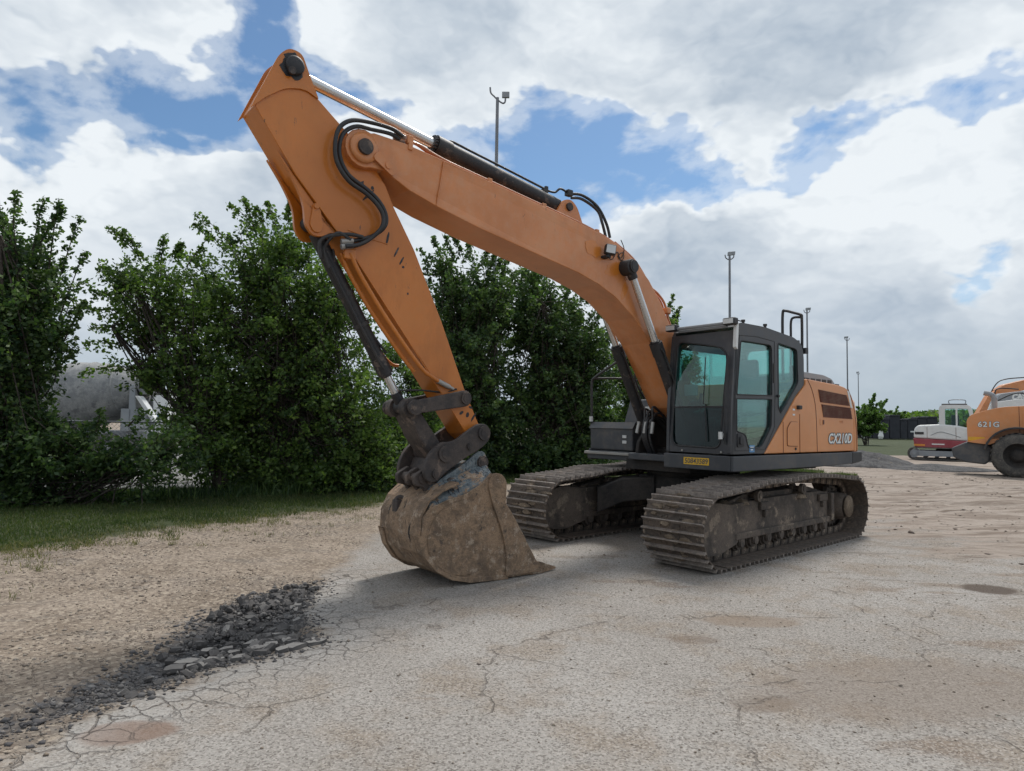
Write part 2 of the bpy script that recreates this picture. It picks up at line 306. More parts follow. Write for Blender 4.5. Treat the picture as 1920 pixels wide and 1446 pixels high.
class MB:
    def __init__(s): s.v = []; s.f = []; s.mi = []; s.sm = []
    def add(s, vs, fs, mi=0, smooth=False, xf=None):
        o = len(s.v)
        s.v += [tuple(xf @ Vector(p)) if xf is not None else tuple(p) for p in vs]
        for f in fs:
            s.f.append(tuple(i + o for i in f)); s.mi.append(mi); s.sm.append(smooth)
        return s
    def box(s, x0, x1, y0, y1, z0, z1, mi=0, xf=None):
        v = [(x, y, z) for x in (x0, x1) for y in (y0, y1) for z in (z0, z1)]
        return s.add(v, [(0, 1, 3, 2), (4, 6, 7, 5), (0, 4, 5, 1), (2, 3, 7, 6), (0, 2, 6, 4), (1, 5, 7, 3)], mi, False, xf)
    def prism(s, poly, y0, y1, holes=(), mi=0, xf=None, plane='xz'):
        """extrude polygon (2D) along the third axis; y0/y1 may be functions of the 2D point"""
        loops = [list(poly)] + [list(h) for h in holes]
        area = lambda p: sum(p[i][0] * p[(i + 1) % len(p)][1] - p[(i + 1) % len(p)][0] * p[i][1] for i in range(len(p)))
        for i, l in enumerate(loops):
            if (area(l) > 0) != (i == 0): l.reverse()
        pts = [p for l in loops for p in l]; n = len(pts)
        g0 = y0 if callable(y0) else (lambda a, b: y0); g1 = y1 if callable(y1) else (lambda a, b: y1)
        def mk(p, w):
            if plane == 'xz': return (p[0], w, p[1])
            if plane == 'xy': return (p[0], p[1], w)
            return (w, p[0], p[1])
        vs = [mk(p, g0(*p)) for p in pts] + [mk(p, g1(*p)) for p in pts]
        fs = []
        if holes:
            tr = tessellate_polygon([[Vector((p[0], p[1], 0)) for p in l] for l in loops])
            for t in tr: fs.append(tuple(t)); fs.append(tuple(i + n for i in reversed(t)))
        else:
            fs.append(tuple(range(n))); fs.append(tuple(i + n for i in reversed(range(n))))
        k = 0
        for l in loops:
            m_ = len(l)
            for i in range(m_):
                a, b = k + i, k + (i + 1) % m_
                fs.append((a, a + n, b + n, b))
            k += m_
        return s.add(vs, fs, mi, False, xf)
    def cyl(s, p0, p1, r0, r1=None, n=20, mi=0, caps=True, xf=None, smooth=True):
        p0, p1 = Vector(p0), Vector(p1); r1 = r0 if r1 is None else r1
        d = (p1 - p0).normalized(); a = d.orthogonal().normalized(); b = d.cross(a)
        vs = [p + (a * cos(2 * pi * i / n) + b * sin(2 * pi * i / n)) * r for p, r in ((p0, r0), (p1, r1)) for i in range(n)]
        s.add(vs, [(i, (i + 1) % n, n + (i + 1) % n, n + i) for i in range(n)], mi, smooth, xf)
        if caps: s.add(vs, [tuple(reversed(range(n))), tuple(range(n, 2 * n))], mi, False, xf)
        return s
    def tube(s, pts, r, n=8, mi=0, res=6, caps=True, xf=None, taper=None):
        P_ = [Vector(p) for p in pts]
        if res > 1 and len(P_) > 2:
            Q = []
            for i in range(len(P_) - 1):
                a = P_[max(i - 1, 0)]; b = P_[i]; c = P_[i + 1]; d = P_[min(i + 2, len(P_) - 1)]
                for k in range(res):
                    t = k / res
                    Q.append(.5 * ((2 * b) + (c - a) * t + (2 * a - 5 * b + 4 * c - d) * t * t + (3 * b - a - 3 * c + d) * t ** 3))
            Q.append(P_[-1]); P_ = Q
        rings = []; up = None
        for i, p in enumerate(P_):
            d = (P_[min(i + 1, len(P_) - 1)] - P_[max(i - 1, 0)]).normalized()
            if up is None: up = d.orthogonal().normalized()
            up = (up - d * up.dot(d)).normalized(); b = d.cross(up)
            rr = r if taper is None else r * (1 + (taper - 1) * i / (len(P_) - 1))
            rings.append([p + (up * cos(2 * pi * k / n) + b * sin(2 * pi * k / n)) * rr for k in range(n)])
        vs = [q for rg in rings for q in rg]
        fs = [(i * n + k, i * n + (k + 1) % n, (i + 1) * n + (k + 1) % n, (i + 1) * n + k) for i in range(len(P_) - 1) for k in range(n)]
        s.add(vs, fs, mi, True, xf)
        if caps: s.add([*rings[0], *rings[-1]], [tuple(reversed(range(n))), tuple(range(n, 2 * n))], mi, False, xf)
        return s
    def lathe(s, prof, axis0, axis, n=32, mi=0, xf=None, smooth=True):
        """prof: (distance along axis, radius)"""
        a0 = Vector(axis0); d = Vector(axis).normalized(); a = d.orthogonal().normalized(); b = d.cross(a)
        vs = [a0 + d * t + (a * cos(2 * pi * i / n) + b * sin(2 * pi * i / n)) * r for t, r in prof for i in range(n)]
        fs = [(j * n + i, j * n + (i + 1) % n, (j + 1) * n + (i + 1) % n, (j + 1) * n + i) for j in range(len(prof) - 1) for i in range(n)]
        return s.add(vs, fs, mi, smooth, xf)
    def build(s, name, mats, parent=None, bevel=0, seg=2, label=None):
        me = bpy.data.meshes.new(name); me.from_pydata(s.v, [], s.f)
        if not isinstance(mats, (list, tuple)): mats = [mats]
        for m_ in mats: me.materials.append(M[m_] if isinstance(m_, str) else m_)
        me.polygons.foreach_set('material_index', s.mi); me.polygons.foreach_set('use_smooth', s.sm)
        me.update()
        o = bpy.data.objects.new(name, me); COL.objects.link(o)
        if parent: o.parent = parent
        if bevel:
            b = o.modifiers.new('bevel', 'BEVEL'); b.width = bevel; b.segments = seg; b.limit_method = 'ANGLE'; b.angle_limit = R(35); b.harden_normals = False
        if label: o['label'] = label
        return o

def rnd_poly(poly, r, n=4):
    """round the corners of a 2D polygon"""
    out = []; L = len(poly)
    for i in range(L):
        p = Vector(poly[i]); a = Vector(poly[i - 1]); b = Vector(poly[(i + 1) % L])
        rr = r[i] if isinstance(r, (list, tuple)) else r
        rr = min(rr, (a - p).length * .45, (b - p).length * .45)
        if rr < 1e-4: out.append(tuple(p)); continue
        q0 = p + (a - p).normalized() * rr; q1 = p + (b - p).normalized() * rr
        for k in range(n + 1):
            t = k / n; out.append(tuple(q0 * (1 - t) ** 2 + p * 2 * t * (1 - t) + q1 * t * t))
    return out

def text_mesh(name, body, size, mat, parent, loc, rot, extrude=.002, offset=0.0, shear=0.0, spacing=1.0):
    cu = bpy.data.curves.new(name, 'FONT'); cu.body = body; cu.size = size; cu.extrude = extrude; cu.offset = offset; cu.shear = shear
    cu.align_x = 'CENTER'; cu.align_y = 'CENTER'; cu.space_character = spacing; cu.resolution_u = 3
    t = bpy.data.objects.new(name + '_tmp', cu); COL.objects.link(t)
    bpy.context.view_layer.update()
    me = bpy.data.meshes.new_from_object(t.evaluated_get(bpy.context.evaluated_depsgraph_get()))
    bpy.data.objects.remove(t); bpy.data.curves.remove(cu)
    me.name = name; me.materials.clear(); me.materials.append(M[mat])
    o = bpy.data.objects.new(name, me); COL.objects.link(o); o.parent = parent; o.location = loc; o.rotation_euler = rot
    return o

# ------------------------------------------------------------------ ground
def vnoise(x, y, sc, seed=0):
    r = np.random.default_rng(seed); T = r.random((256, 256))
    x = x * sc; y = y * sc; xi = np.floor(x).astype(int); yi = np.floor(y).astype(int); fx = x - xi; fy = y - yi
    fx = fx * fx * (3 - 2 * fx); fy = fy * fy * (3 - 2 * fy)
    g = lambda a, b: T[a % 256, b % 256]
    return (g(xi, yi) * (1 - fx) + g(xi + 1, yi) * fx) * (1 - fy) + (g(xi, yi + 1) * (1 - fx) + g(xi + 1, yi + 1) * fx) * fy
def fbm(x, y, sc, o=4, seed=0):
    s = 0; a = 1; t = 0
    for i in range(o): s = s + a * vnoise(x, y, sc * 2 ** i, seed + i); t += a; a *= .5
    return s / t
def sdf(poly, x, y):
    """signed distance, positive inside"""
    P_ = np.array(poly); d = np.full(x.shape, 1e9); ins = np.zeros(x.shape, bool)
    for i in range(len(P_)):
        a = P_[i]; b = P_[(i + 1) % len(P_)]; e = b - a
        t = np.clip(((x - a[0]) * e[0] + (y - a[1]) * e[1]) / (e @ e), 0, 1)
        d = np.minimum(d, np.hypot(x - a[0] - t * e[0], y - a[1] - t * e[1]))
        c = ((a[1] > y) != (b[1] > y)); den = (b[1] - a[1]) if b[1] != a[1] else 1e-9
        ins ^= c & (x < (b[0] - a[0]) * (y - a[1]) / den + a[0])
    return np.where(ins, d, -d)
asph_poly = [(-2.9, 1.0), G(0, 1460), G(110, 1375), G(300, 1295), G(420, 1250), G(600, 1205), G(560, 1150), G(610, 1085), G(650, 1045), G(700, 1005), G(760, 975), G(930, 965),
             G(1000, 960), G(1150, 975), G(1400, 985), G(1640, 985), G(1760, 1020), G(1920, 1065), (9.5, 5.5), (10, 1.0)]
asph_poly += [(10, -8), (-2.9, -8)]
rub_poly = [G(610, 1090), G(540, 1098), G(440, 1120), G(360, 1165), G(285, 1218), G(190, 1272), G(80, 1318), G(-60, 1372), G(-60, 1425), G(100, 1362), G(225, 1318), G(330, 1278), G(420, 1248), G(604, 1203), G(570, 1185), G(575, 1130)]
grass_poly = [G(-300, 1065), G(0, 1038), G(120, 1022), G(250, 1004), G(420, 978), G(560, 960), G(700, 950), G(780, 932), G(880, 915), G(940, 905), G(1100, 897), G(1300, 892), G(1480, 893), G(1600, 884),
              (9.5, 19.5), (11.5, 26), (14.5, 33), (18, 37), (32, 42), (60, 46), (120, 60), (160, 170), (-40, 170), (-40, 12)]
pale_poly = [(-40, 14.2), (-14, 14.0), (-8.6, 14.4), (-6.2, 15.3), (-4.6, 17.5), (-4, 22), (-8, 40), (-40, 40)]
def zones(x, y):
    return sdf(asph_poly, x, y), sdf(rub_poly, x, y), sdf(grass_poly, x, y), sdf(pale_poly, x, y)
def ground_z(x, y):
    a, r, g, p_ = zones(x, y)
    rough = np.clip(.5 - a, 0, 1)
    away = 1 - np.exp(-((x - 2.2) ** 2 + (y - 9.5) ** 2) / 14.0)
    z = (fbm(x, y, .35, 4, 3) - .5) * .16 * rough * away
    z += (fbm(x, y, 2.2, 3, 9) - .5) * .035 * rough
    z -= .035 * np.clip(r * 3, 0, 1)
    z += (fbm(x, y, 5.0, 2, 30) - .5) * .03 * np.clip(r * 3 + .5, 0, 1)
    # wheel ruts in the mud on the right
    mud = np.clip((x - 5.2) / 2.5, 0, 1) * np.clip((y - 7.5) / 1.5, 0, 1) * np.clip((26 - y) / 6, 0, 1)
    v = y * .93 + x * .28 + (fbm(x, y, .25, 2, 77) - .5) * 1.8
    z += mud * (-.055 * sum(np.exp(-((v - c_) / .17) ** 2) - .55 * np.exp(-((np.abs(v - c_) - .33) / .12) ** 2) for c_ in (10.6, 12.3, 14.2, 16.3, 18.2, 21.0)) * (.3 + fbm(x, y, .5, 2, 5)) + (fbm(x, y, .7, 4, 51) - .5) * .14 + (fbm(x, y, 4.0, 3, 52) - .5) * .035)
    return np.where(np.hypot(x, y) > 60, 0, z)
def axis(parts):
    out = []
    for a, b, n in parts: out += list(np.linspace(a, b, n, endpoint=False))
    return np.array(out + [parts[-1][1]])
gx = axis([(-900, -120, 10), (-120, -30, 30), (-30, -9, 100), (-9, 9, 330), (9, 30, 150), (30, 120, 60), (120, 900, 10)])
gy = axis([(-60, 1.5, 25), (1.5, 12, 230), (12, 25, 130), (25, 60, 90), (60, 200, 40), (200, 1500, 12)])
GX, GY = np.meshgrid(gx, gy); GZ = ground_z(GX, GY)
me = bpy.data.meshes.new('ground'); nx, ny = len(gx), len(gy)
co = np.stack([GX, GY, GZ], -1).reshape(-1, 3).astype(np.float32)
idx = np.arange(nx * ny).reshape(ny, nx)
quads = np.stack([idx[:-1, :-1], idx[:-1, 1:], idx[1:, 1:], idx[1:, :-1]], -1).reshape(-1, 4)
def np_mesh(me, co, quads):
    k = quads.shape[1]
    me.vertices.add(len(co)); me.vertices.foreach_set('co', co.astype(np.float32).ravel())
    me.loops.add(quads.size); me.loops.foreach_set('vertex_index', quads.astype(np.int32).ravel())
    me.polygons.add(len(quads)); me.polygons.foreach_set('loop_start', np.arange(0, quads.size, k, dtype=np.int32))
    me.update(calc_edges=True); me.validate()
np_mesh(me, co, quads)
me.polygons.foreach_set('use_smooth', np.ones(len(quads), bool))
for nm, arr in zip(('z_asph', 'z_rub', 'z_grass', 'z_pale'), zones(GX, GY)):
    at = me.attributes.new(nm, 'FLOAT', 'POINT'); at.data.foreach_set('value', np.clip(arr, -3, 3).astype(np.float32).ravel())
ground = bpy.data.objects.new('ground', me); COL.objects.link(ground); tag(ground, kind='structure')

mt, N, b, oc = newmat('yard_ground')
A = {k: N.n('ShaderNodeAttribute', attribute_name=k).outputs['Fac'] for k in ('z_asph', 'z_rub', 'z_grass', 'z_pale')}
nb = N.noise(oc, .35, 5, .55); nm_ = N.noise(oc, 1.6, 7, .62); ns = N.noise(oc, 7.5, 6, .68); ng = N.noise(oc, 45, 4, .7); nh = N.noise(oc, 190, 2, .6)
vs_ = N.n('ShaderNodeTexVoronoi', ins={'Vector': oc, 'Scale': 95.0}); speck = N.n('ShaderNodeSeparateColor', ins={0: vs_.outputs['Color']}).outputs[0]
vs2 = N.n('ShaderNodeTexVoronoi', ins={'Vector': oc, 'Scale': 38.0}); speck2 = N.n('ShaderNodeSeparateColor', ins={0: vs2.outputs['Color']}).outputs[1]
# pale worn asphalt
c_as = N.mix(N.smooth(nb, .36, .64), (.282, .260, .234), (.365, .345, .32))
c_as = N.mix(N.math('MULTIPLY', N.smooth(nm_, .46, .64), .7), c_as, (.265, .215, .165))
c_as = N.mix(N.math('MULTIPLY', N.smooth(N.noise(N.mapping(oc, scale=(.5, 1.5, 1), loc=(4, 1, 0)), 1.1, 5, .6), .60, .67), .75), c_as, (.21, .16, .12))
c_as = N.mix(N.math('MULTIPLY', N.smooth(speck, .66, .85), .55), c_as, (.44, .405, .37))
c_as = N.mix(N.math('MULTIPLY', N.smooth(speck, .28, .12), .6), c_as, (.09, .075, .065))
c_as = N.mix(N.math('MULTIPLY', N.smooth(ng, .42, .64), .35), c_as, (.13, .108, .092))
def stain(cx, cy, rx, ry, rot):
    q = N.mapping(oc, loc=(0, 0, 0)); nd = N.n('ShaderNodeVectorMath', operation='SUBTRACT', ins={0: q, 1: (cx, cy, 0)})
    q = N.mapping(nd.outputs[0], rot=(0, 0, -rot)); q = N.mapping(q, scale=(1 / rx, 1 / ry, 0))
    L = N.n('ShaderNodeVectorMath', operation='LENGTH', ins={0: q}).outputs['Value']
    L = N.math('ADD', L, N.math('MULTIPLY', N.math('SUBTRACT', ns, .5), .7))
    return N.smooth(L, 1.15, .75)
sx, sy = G(1855, 1105); c_as = N.mix(N.math('MULTIPLY', stain(sx, sy, .27, .22, -.1), .95), c_as, (.09, .068, .053))
sx, sy = G(1410, 1165); c_as = N.mix(N.math('MULTIPLY', stain(sx, sy, .42, .18, 0), .6), c_as, (.22, .165, .12))
sx, sy = G(1300, 1200); c_as = N.mix(N.math('MULTIPLY', stain(sx, sy, .2, .10, 0), .5), c_as, (.16, .12, .09))
sx, sy = G(240, 1375); c_as = N.mix(N.math('MULTIPLY', stain(sx, sy, .24, .14, .3), .8), c_as, (.19, .12, .085))
sx, sy = G(1700, 1290); c_as = N.mix(N.math('MULTIPLY', stain(sx, sy, 1.1, .5, .2), .45), c_as, (.20, .155, .12))
sx, sy = G(1430, 1320); c_as = N.mix(N.math('MULTIPLY', stain(sx, sy, .22, .12, .2), .45), c_as, (.17, .13, .10))
# cracks
wrp = N.n('ShaderNodeVectorMath', operation='ADD', ins={0: oc, 1: N.n('ShaderNodeVectorMath', operation='SCALE', ins={0: N.n('ShaderNodeTexNoise', ins={'Vector': oc, 'Scale': 5.0, 'Detail': 4}).outputs[1], 'Scale': .22}).outputs[0]}).outputs[0]
ck1 = N.smooth(N.voro(wrp, .62, 'DISTANCE_TO_EDGE'), .006, .0015)
ck2 = N.smooth(N.voro(wrp, 6.5, 'DISTANCE_TO_EDGE'), .045, .010)
nearrub = N.smooth(N.math('ADD', A['z_rub'], N.math('MULTIPLY', N.math('SUBTRACT', nm_, .5), 1.2)), -.75, -.05)
ckm = N.math('MAXIMUM', N.math('MULTIPLY', ck1, N.smooth(nm_, .44, .58, .0, .6)), N.math('MULTIPLY', ck2, N.math('MULTIPLY', nearrub, N.smooth(nb, .3, .55, .5, 1.0))))
c_as = N.mix(N.math('MULTIPLY', nearrub, .35), c_as, (.40, .39, .375))
c_as = N.mix(N.math('MULTIPLY', ckm, .8), c_as, (.09, .075, .065))
# tan gravelly dirt
c_di = N.mix(N.smooth(nm_, .35, .62), (.205, .162, .124), (.30, .245, .195))
c_di = N.mix(N.math('MULTIPLY', N.smooth(N.noise(N.mapping(oc, loc=(1, 8, 0), rot=(0, 0, R(-30)), scale=(1, 2.2, 1)), .9, 7, .7), .52, .64), .6), c_di, (.15, .135, .12))
c_di = N.mix(N.math('MULTIPLY', N.smooth(N.noise(N.mapping(oc, loc=(9, 2, 0)), 1.1, 6, .65), .50, .68), .7), c_di, (.215, .18, .15))
c_di = N.mix(N.math('MULTIPLY', N.smooth(speck2, .62, .85), .5), c_di, (.46, .39, .31))
c_di = N.mix(N.math('MULTIPLY', N.smooth(speck2, .30, .12), .55), c_di, (.13, .10, .08))
c_di = N.mix(N.math('MULTIPLY', N.smooth(ng, .45, .65), .3), c_di, (.16, .125, .09))
# dried mud on the right: paler with dark streaks
sepp = N.n('ShaderNodeSeparateXYZ', ins={0: oc}).outputs
mudm = N.math('MULTIPLY', N.smooth(sepp[0], 3.5, 6.5), N.smooth(sepp[1], 6.0, 9.0))
strk = N.noise(N.mapping(oc, scale=(.35, 2.2, 1), rot=(0, 0, R(17))), 1.3, 7, .65)
c_mu = N.mix(N.smooth(strk, .38, .58), (.205, .162, .13), (.33, .28, .238))
c_mu = N.mix(N.math('MULTIPLY', N.smooth(strk, .585, .64), .85), c_mu, (.115, .085, .065))
c_mu = N.mix(N.math('MULTIPLY', N.smooth(ns, .5, .68), .4), c_mu, (.19, .145, .11))
trd = N.noise(N.mapping(oc, scale=(.8, 4.5, 1), rot=(0, 0, R(14))), 1.6, 6, .7)
c_mu = N.mix(N.math('MULTIPLY', N.smooth(trd, .57, .63), .6), c_mu, (.14, .105, .08))
skid = N.noise(N.mapping(oc, scale=(.45, 6.5, 1), rot=(0, 0, R(22)), loc=(3, 1, 0)), 1.2, 5, .7)
c_as = N.mix(N.math('MULTIPLY', N.math('MULTIPLY', N.smooth(skid, .585, .64), .55), N.math('MULTIPLY', N.smooth(sepp[0], 2.2, 4.2), N.smooth(sepp[1], 5.2, 7.2))), c_as, (.13, .10, .08))
c_di = N.mix(mudm, c_di, c_mu)
# dark crushed asphalt
c_ru = N.mix(N.smooth(ns, .3, .7), (.035, .035, .037), (.10, .10, .105))
c_ru = N.mix(N.math('MULTIPLY', N.smooth(speck2, .8, .95), .6), c_ru, (.27, .26, .25))
# soil under grass
c_gr = N.mix(N.smooth(ns, .35, .65), (.030, .046, .016), (.058, .066, .028))
c_pa = N.mix(N.smooth(nm_, .4, .6), (.15, .15, .145), (.27, .27, .265))
edge = N.math('MULTIPLY', N.math('SUBTRACT', N.math('ADD', N.math('MULTIPLY', nm_, .6), N.math('MULTIPLY', ns, .4)), .5), 1.6)
big = N.math('SUBTRACT', N.noise(N.mapping(oc, scale=(.5, 1.6, 1), loc=(2, 7, 0)), .9, 6, .65), .5)
eastw = N.smooth(sepp[0], 2.0, 5.0)
fa = N.smooth(N.math('ADD', N.math('ADD', N.math('MULTIPLY', A['z_asph'], N.math('SUBTRACT', 1.0, N.math('MULTIPLY', eastw, .82))), N.math('MULTIPLY', edge, .6)), N.math('MULTIPLY', big, N.math('MULTIPLY_ADD', eastw, 1.4, .35))), -.12, .14)
fr_ = N.math('MULTIPLY', N.smooth(N.math('ADD', A['z_rub'], N.math('MULTIPLY', edge, .6)), -.10, .14), N.math('MAXIMUM', N.smooth(sepp[0], -2.9, -2.2), N.smooth(N.math('ADD', N.math('MULTIPLY', nm_, .5), N.math('MULTIPLY', ns, .5)), .44, .56)))
fg = N.smooth(N.math('ADD', A['z_grass'], N.math('MULTIPLY', edge, 1.1)), -.15, .45)
fp = N.smooth(N.math('ADD', A['z_pale'], N.math('MULTIPLY', edge, .8)), -.1, .3)
fr_ = N.math('MULTIPLY', fr_, N.smooth(N.math('ADD', speck2, N.math('MULTIPLY', A['z_rub'], 5)), .25, .5))
c = N.mix(fa, c_di, c_as); c = N.mix(fr_, c, c_ru); c = N.mix(fg, c, c_gr); c = N.mix(fp, c, c_pa)
hgt = N.math('ADD', N.math('MULTIPLY', ng, .6), N.math('ADD', N.math('MULTIPLY', speck, .25), N.math('MULTIPLY', ns, .9)))
hgt = N.math('SUBTRACT', hgt, N.math('MULTIPLY', ckm, 1.2))
setin(N, b, Base_Color=c, Roughness=.9, Specular_IOR_Level=.25, Normal=N.bump(hgt, .95, .016))
me.materials.append(mt)

# ------------------------------------------------------------------ loose stones and grass
def scatter_rocks(name, xs, ys, size, mat, flat=.6, sink=.3):
    n = len(xs); base = np.array([(1, 0, 0), (0, 1, 0), (-1, 0, 0), (0, -1, 0), (0, 0, 1), (0, 0, -1)], float)
    tri = np.array([(0, 1, 4), (1, 2, 4), (2, 3, 4), (3, 0, 4), (1, 0, 5), (2, 1, 5), (3, 2, 5), (0, 3, 5)])
    v = np.repeat(base[None], n, 0) * (1 + rng.uniform(-.35, .35, (n, 6, 1))) + rng.uniform(-.28, .28, (n, 6, 3))
    v[:, :, 2] *= flat; a = rng.uniform(0, 2 * pi, n)
    ca, sa = np.cos(a)[:, None], np.sin(a)[:, None]; x = v[:, :, 0] * ca - v[:, :, 1] * sa; y = v[:, :, 0] * sa + v[:, :, 1] * ca
    v[:, :, 0], v[:, :, 1] = x, y; v *= size[:, None, None]
    v[:, :, 0] += xs[:, None]; v[:, :, 1] += ys[:, None]; v[:, :, 2] += (ground_z(xs, ys) + size * flat * sink)[:, None]
    f = (tri[None] + (np.arange(n) * 6)[:, None, None]).reshape(-1, 3)
    me = bpy.data.meshes.new(name); np_mesh(me, v.reshape(-1, 3), f)
    at = me.attributes.new('rnd', 'FLOAT', 'POINT'); at.data.foreach_set('value', np.repeat(rng.random(n), 6).astype(np.float32))
    me.materials.append(mat); o = bpy.data.objects.new(name, me); COL.objects.link(o); return tag(o, kind='stuff')
def stonemat(name, cols):
    mt, N, b, oc = newmat(name); at = N.n('ShaderNodeAttribute', attribute_name='rnd').outputs['Fac']
    cr = N.n('ShaderNodeValToRGB', ins={0: at}); e = cr.color_ramp.elements
    e[0].color = cols[0] + (1,); e[1].color = cols[-1] + (1,)
    for i, c_ in enumerate(cols[1:-1]): k = e.new((i + 1) / (len(cols) - 1)); k.color = c_ + (1,)
    n = N.noise(oc, 60, 4, .7)
    setin(N, b, Base_Color=N.mix(N.math('MULTIPLY', n, .5), cr.outputs[0], (.12, .10, .09)), Roughness=.9, Normal=N.bump(n, .5, .004)); return mt
M['pebble'] = stonemat('tan_pebbles', [(.15, .115, .085), (.28, .225, .17), (.23, .19, .155), (.40, .35, .29)])
M['crushed'] = stonemat('crushed_asphalt', [(.035, .035, .037), (.09, .09, .093), (.055, .055, .06), (.22, .21, .20)])
M['chunk'] = stonemat('broken_asphalt', [(.045, .045, .047), (.09, .088, .085), (.16, .155, .148), (.31, .295, .275)])
n = 60000; xs = rng.uniform(-9, 1.5, n); ys = 2.2 + 9.8 * rng.random(n) ** 1.5
a_, r_, g_, p_ = zones(xs, ys); dens_ = fbm(xs, ys, .9, 3, 41)
keep = (a_ < .05 * rng.normal(size=n)) & (r_ < .05) & (g_ < .1) & (dens_ + rng.normal(size=n) * .12 > .5) & (xs > -ys * .95 - .3)
xs, ys = xs[keep], ys[keep]
o = scatter_rocks('gravel', xs, ys, rng.gamma(2.2, .0024, len(xs)) + .0025, M['pebble']); tag(o, 'tan and grey pebbles loose on the dirt left of the asphalt')
n = 60000; xs = rng.uniform(-4.5, -.9, n); ys = rng.uniform(2.6, 7.0, n)
a_, r_, g_, p_ = zones(xs, ys); keep = (r_ > .0 + rng.normal(size=n) * .09) & (rng.random(n) < np.clip((xs + 3.1) / 1.1, .15, 1) * np.where(fbm(xs, ys, 2.2, 3, 71) > .42, 1, .35))
xs, ys = xs[keep], ys[keep]
o = scatter_rocks('crushed_stone', xs, ys, rng.gamma(2.0, .0034, len(xs)) + .003, M['crushed']); tag(o, 'dark crushed asphalt bits lying where the paving has broken up')
# loose sprinkle over asphalt
n = 5000; xs = rng.uniform(-2.5, 7, n); ys = rng.uniform(2.4, 10, n); a_, r_, g_, p_ = zones(xs, ys); keep = a_ > 0
o = scatter_rocks('grit', xs[keep], ys[keep], rng.gamma(2.0, .0018, keep.sum()) + .002, M['pebble']); tag(o, 'fine grit scattered over the pale asphalt')

# broken asphalt slabs: convex cells of a jittered lattice along the broken edge
def slabs():
    v, f, rn = [], [], []
    p0 = Vector(G(325, 1262)); p1 = Vector(G(612, 1205)); e = (p1 - p0); L = e.length; e.normalize(); nrm = Vector((-e.y, e.x))
    rr = random.Random(5)
    def rock(cx, cy, sx, sy, h, top, tilt, rot, z0, slab=False):
        k = rr.randint(6, 9); o = len(v); ang = sorted(rr.uniform(-.35, .35) + 2 * pi * i / k for i in range(k)); lump = h > .051
        mt_ = Matrix.Translation((cx, cy, z0)) @ Matrix.Rotation(rot, 4, 'Z') @ Matrix.Rotation(tilt, 4, Vector((rr.uniform(-1, 1), rr.uniform(-1, 1), 0)).normalized())
        q = [rr.uniform(.7, 1.12) for _ in ang]; jz = h * (.28 if not slab else .08)
        for zz, sc in ((-h, .75), (-h * .45, 1.04), (0, .9 if slab else .68)):
            for a, s_ in zip(ang, q): j_ = rr.uniform(.9, 1.1); v.append(tuple(mt_ @ Vector((cos(a) * sx * s_ * sc * j_, sin(a) * sy * s_ * sc * j_, zz + rr.uniform(-jz, jz) * (zz > -h)))))
        f.append(tuple(range(o + k - 1, o - 1, -1))); rn.append(.2)
        v.append(tuple(mt_ @ Vector((rr.uniform(-.2, .2) * sx, rr.uniform(-.2, .2) * sy, rr.uniform(0, jz)))))
        c_ = o + 3 * k
        for i in range(k):
            f.append((o + 2 * k + i, o + 2 * k + (i + 1) % k, c_)); rn.append(min(1, max(0, top + rr.uniform(-.05, .05))))
            for lv in (0, 1): f.append((o + lv * k + i, o + lv * k + (i + 1) % k, o + (lv + 1) * k + (i + 1) % k, o + (lv + 1) * k + i)); rn.append(rr.uniform(0, .3))
    t = 0.0
    while t < L:                                    # pale topped slabs parted by open cracks
        for row in range(5):
            s_ = rr.uniform(.035, .075) * (1 if row < 2 else .8)
            if row > 0 and rr.random() < (.15 if t > L * .35 else .45) + row * .06: continue
            p = p0 + e * (t + rr.uniform(-.02, .02)) + nrm * (.03 + row * .115 + rr.uniform(-.025, .025))
            rock(p.x, p.y, s_ * 1.35, s_ * .95, .05, rr.uniform(.8, 1.0) if rr.random() < .8 - row * .08 else rr.uniform(.3, .6), rr.uniform(-.06, .06) + .05 * row, math.atan2(e.y, e.x) + rr.uniform(-.3, .3), .024 - row * .003, True)
        t += rr.uniform(.11, .16)
    for i in range(380):                            # tumbled dark lumps
        for _ in range(50):
            px, py = rr.uniform(-3.6, -1.2), rr.uniform(3.5, 6.9)
            d = float(sdf(rub_poly, np.array([px]), np.array([py]))[0])
            if d > .0 and px > -2.45 + rr.random() * .5 - (rr.random() < .08): break
        s_ = min(.065, .012 + rr.expovariate(1 / .016))
        rock(px, py, s_, s_ * rr.uniform(.6, 1), s_ * rr.uniform(.6, 1.2), rr.choice([.1, .2, .3, .45, .6]) if rr.random() < .85 else .85, rr.uniform(-.6, .6), rr.uniform(0, 6), s_ * .35)
    for i in range(34):                             # ridge of lumps on the far edge
        px_ = 395 + 200 * rr.random(); q = G(px_, 1146 - (px_ - 400) * .21 + rr.uniform(-7, 14)); s_ = rr.choice([.018, .022, .03, .035, .05, .06])
        rock(q[0], q[1], s_, s_ * .9, s_ * 1.2, rr.uniform(.0, .3), rr.uniform(-.6, .6), rr.uniform(0, 6), s_ * .6)
    me = bpy.data.meshes.new('broken_asphalt'); me.from_pydata(v, [], f); at = me.attributes.new('rnd', 'FLOAT', 'FACE'); at.data.foreach_set('value', rn)
    me.materials.append(M['chunk']); o = bpy.data.objects.new('rubble', me); COL.objects.link(o)
    tag(o, 'broken grey asphalt slabs and lumps at the crumbled paving edge', kind='stuff')
slabs()

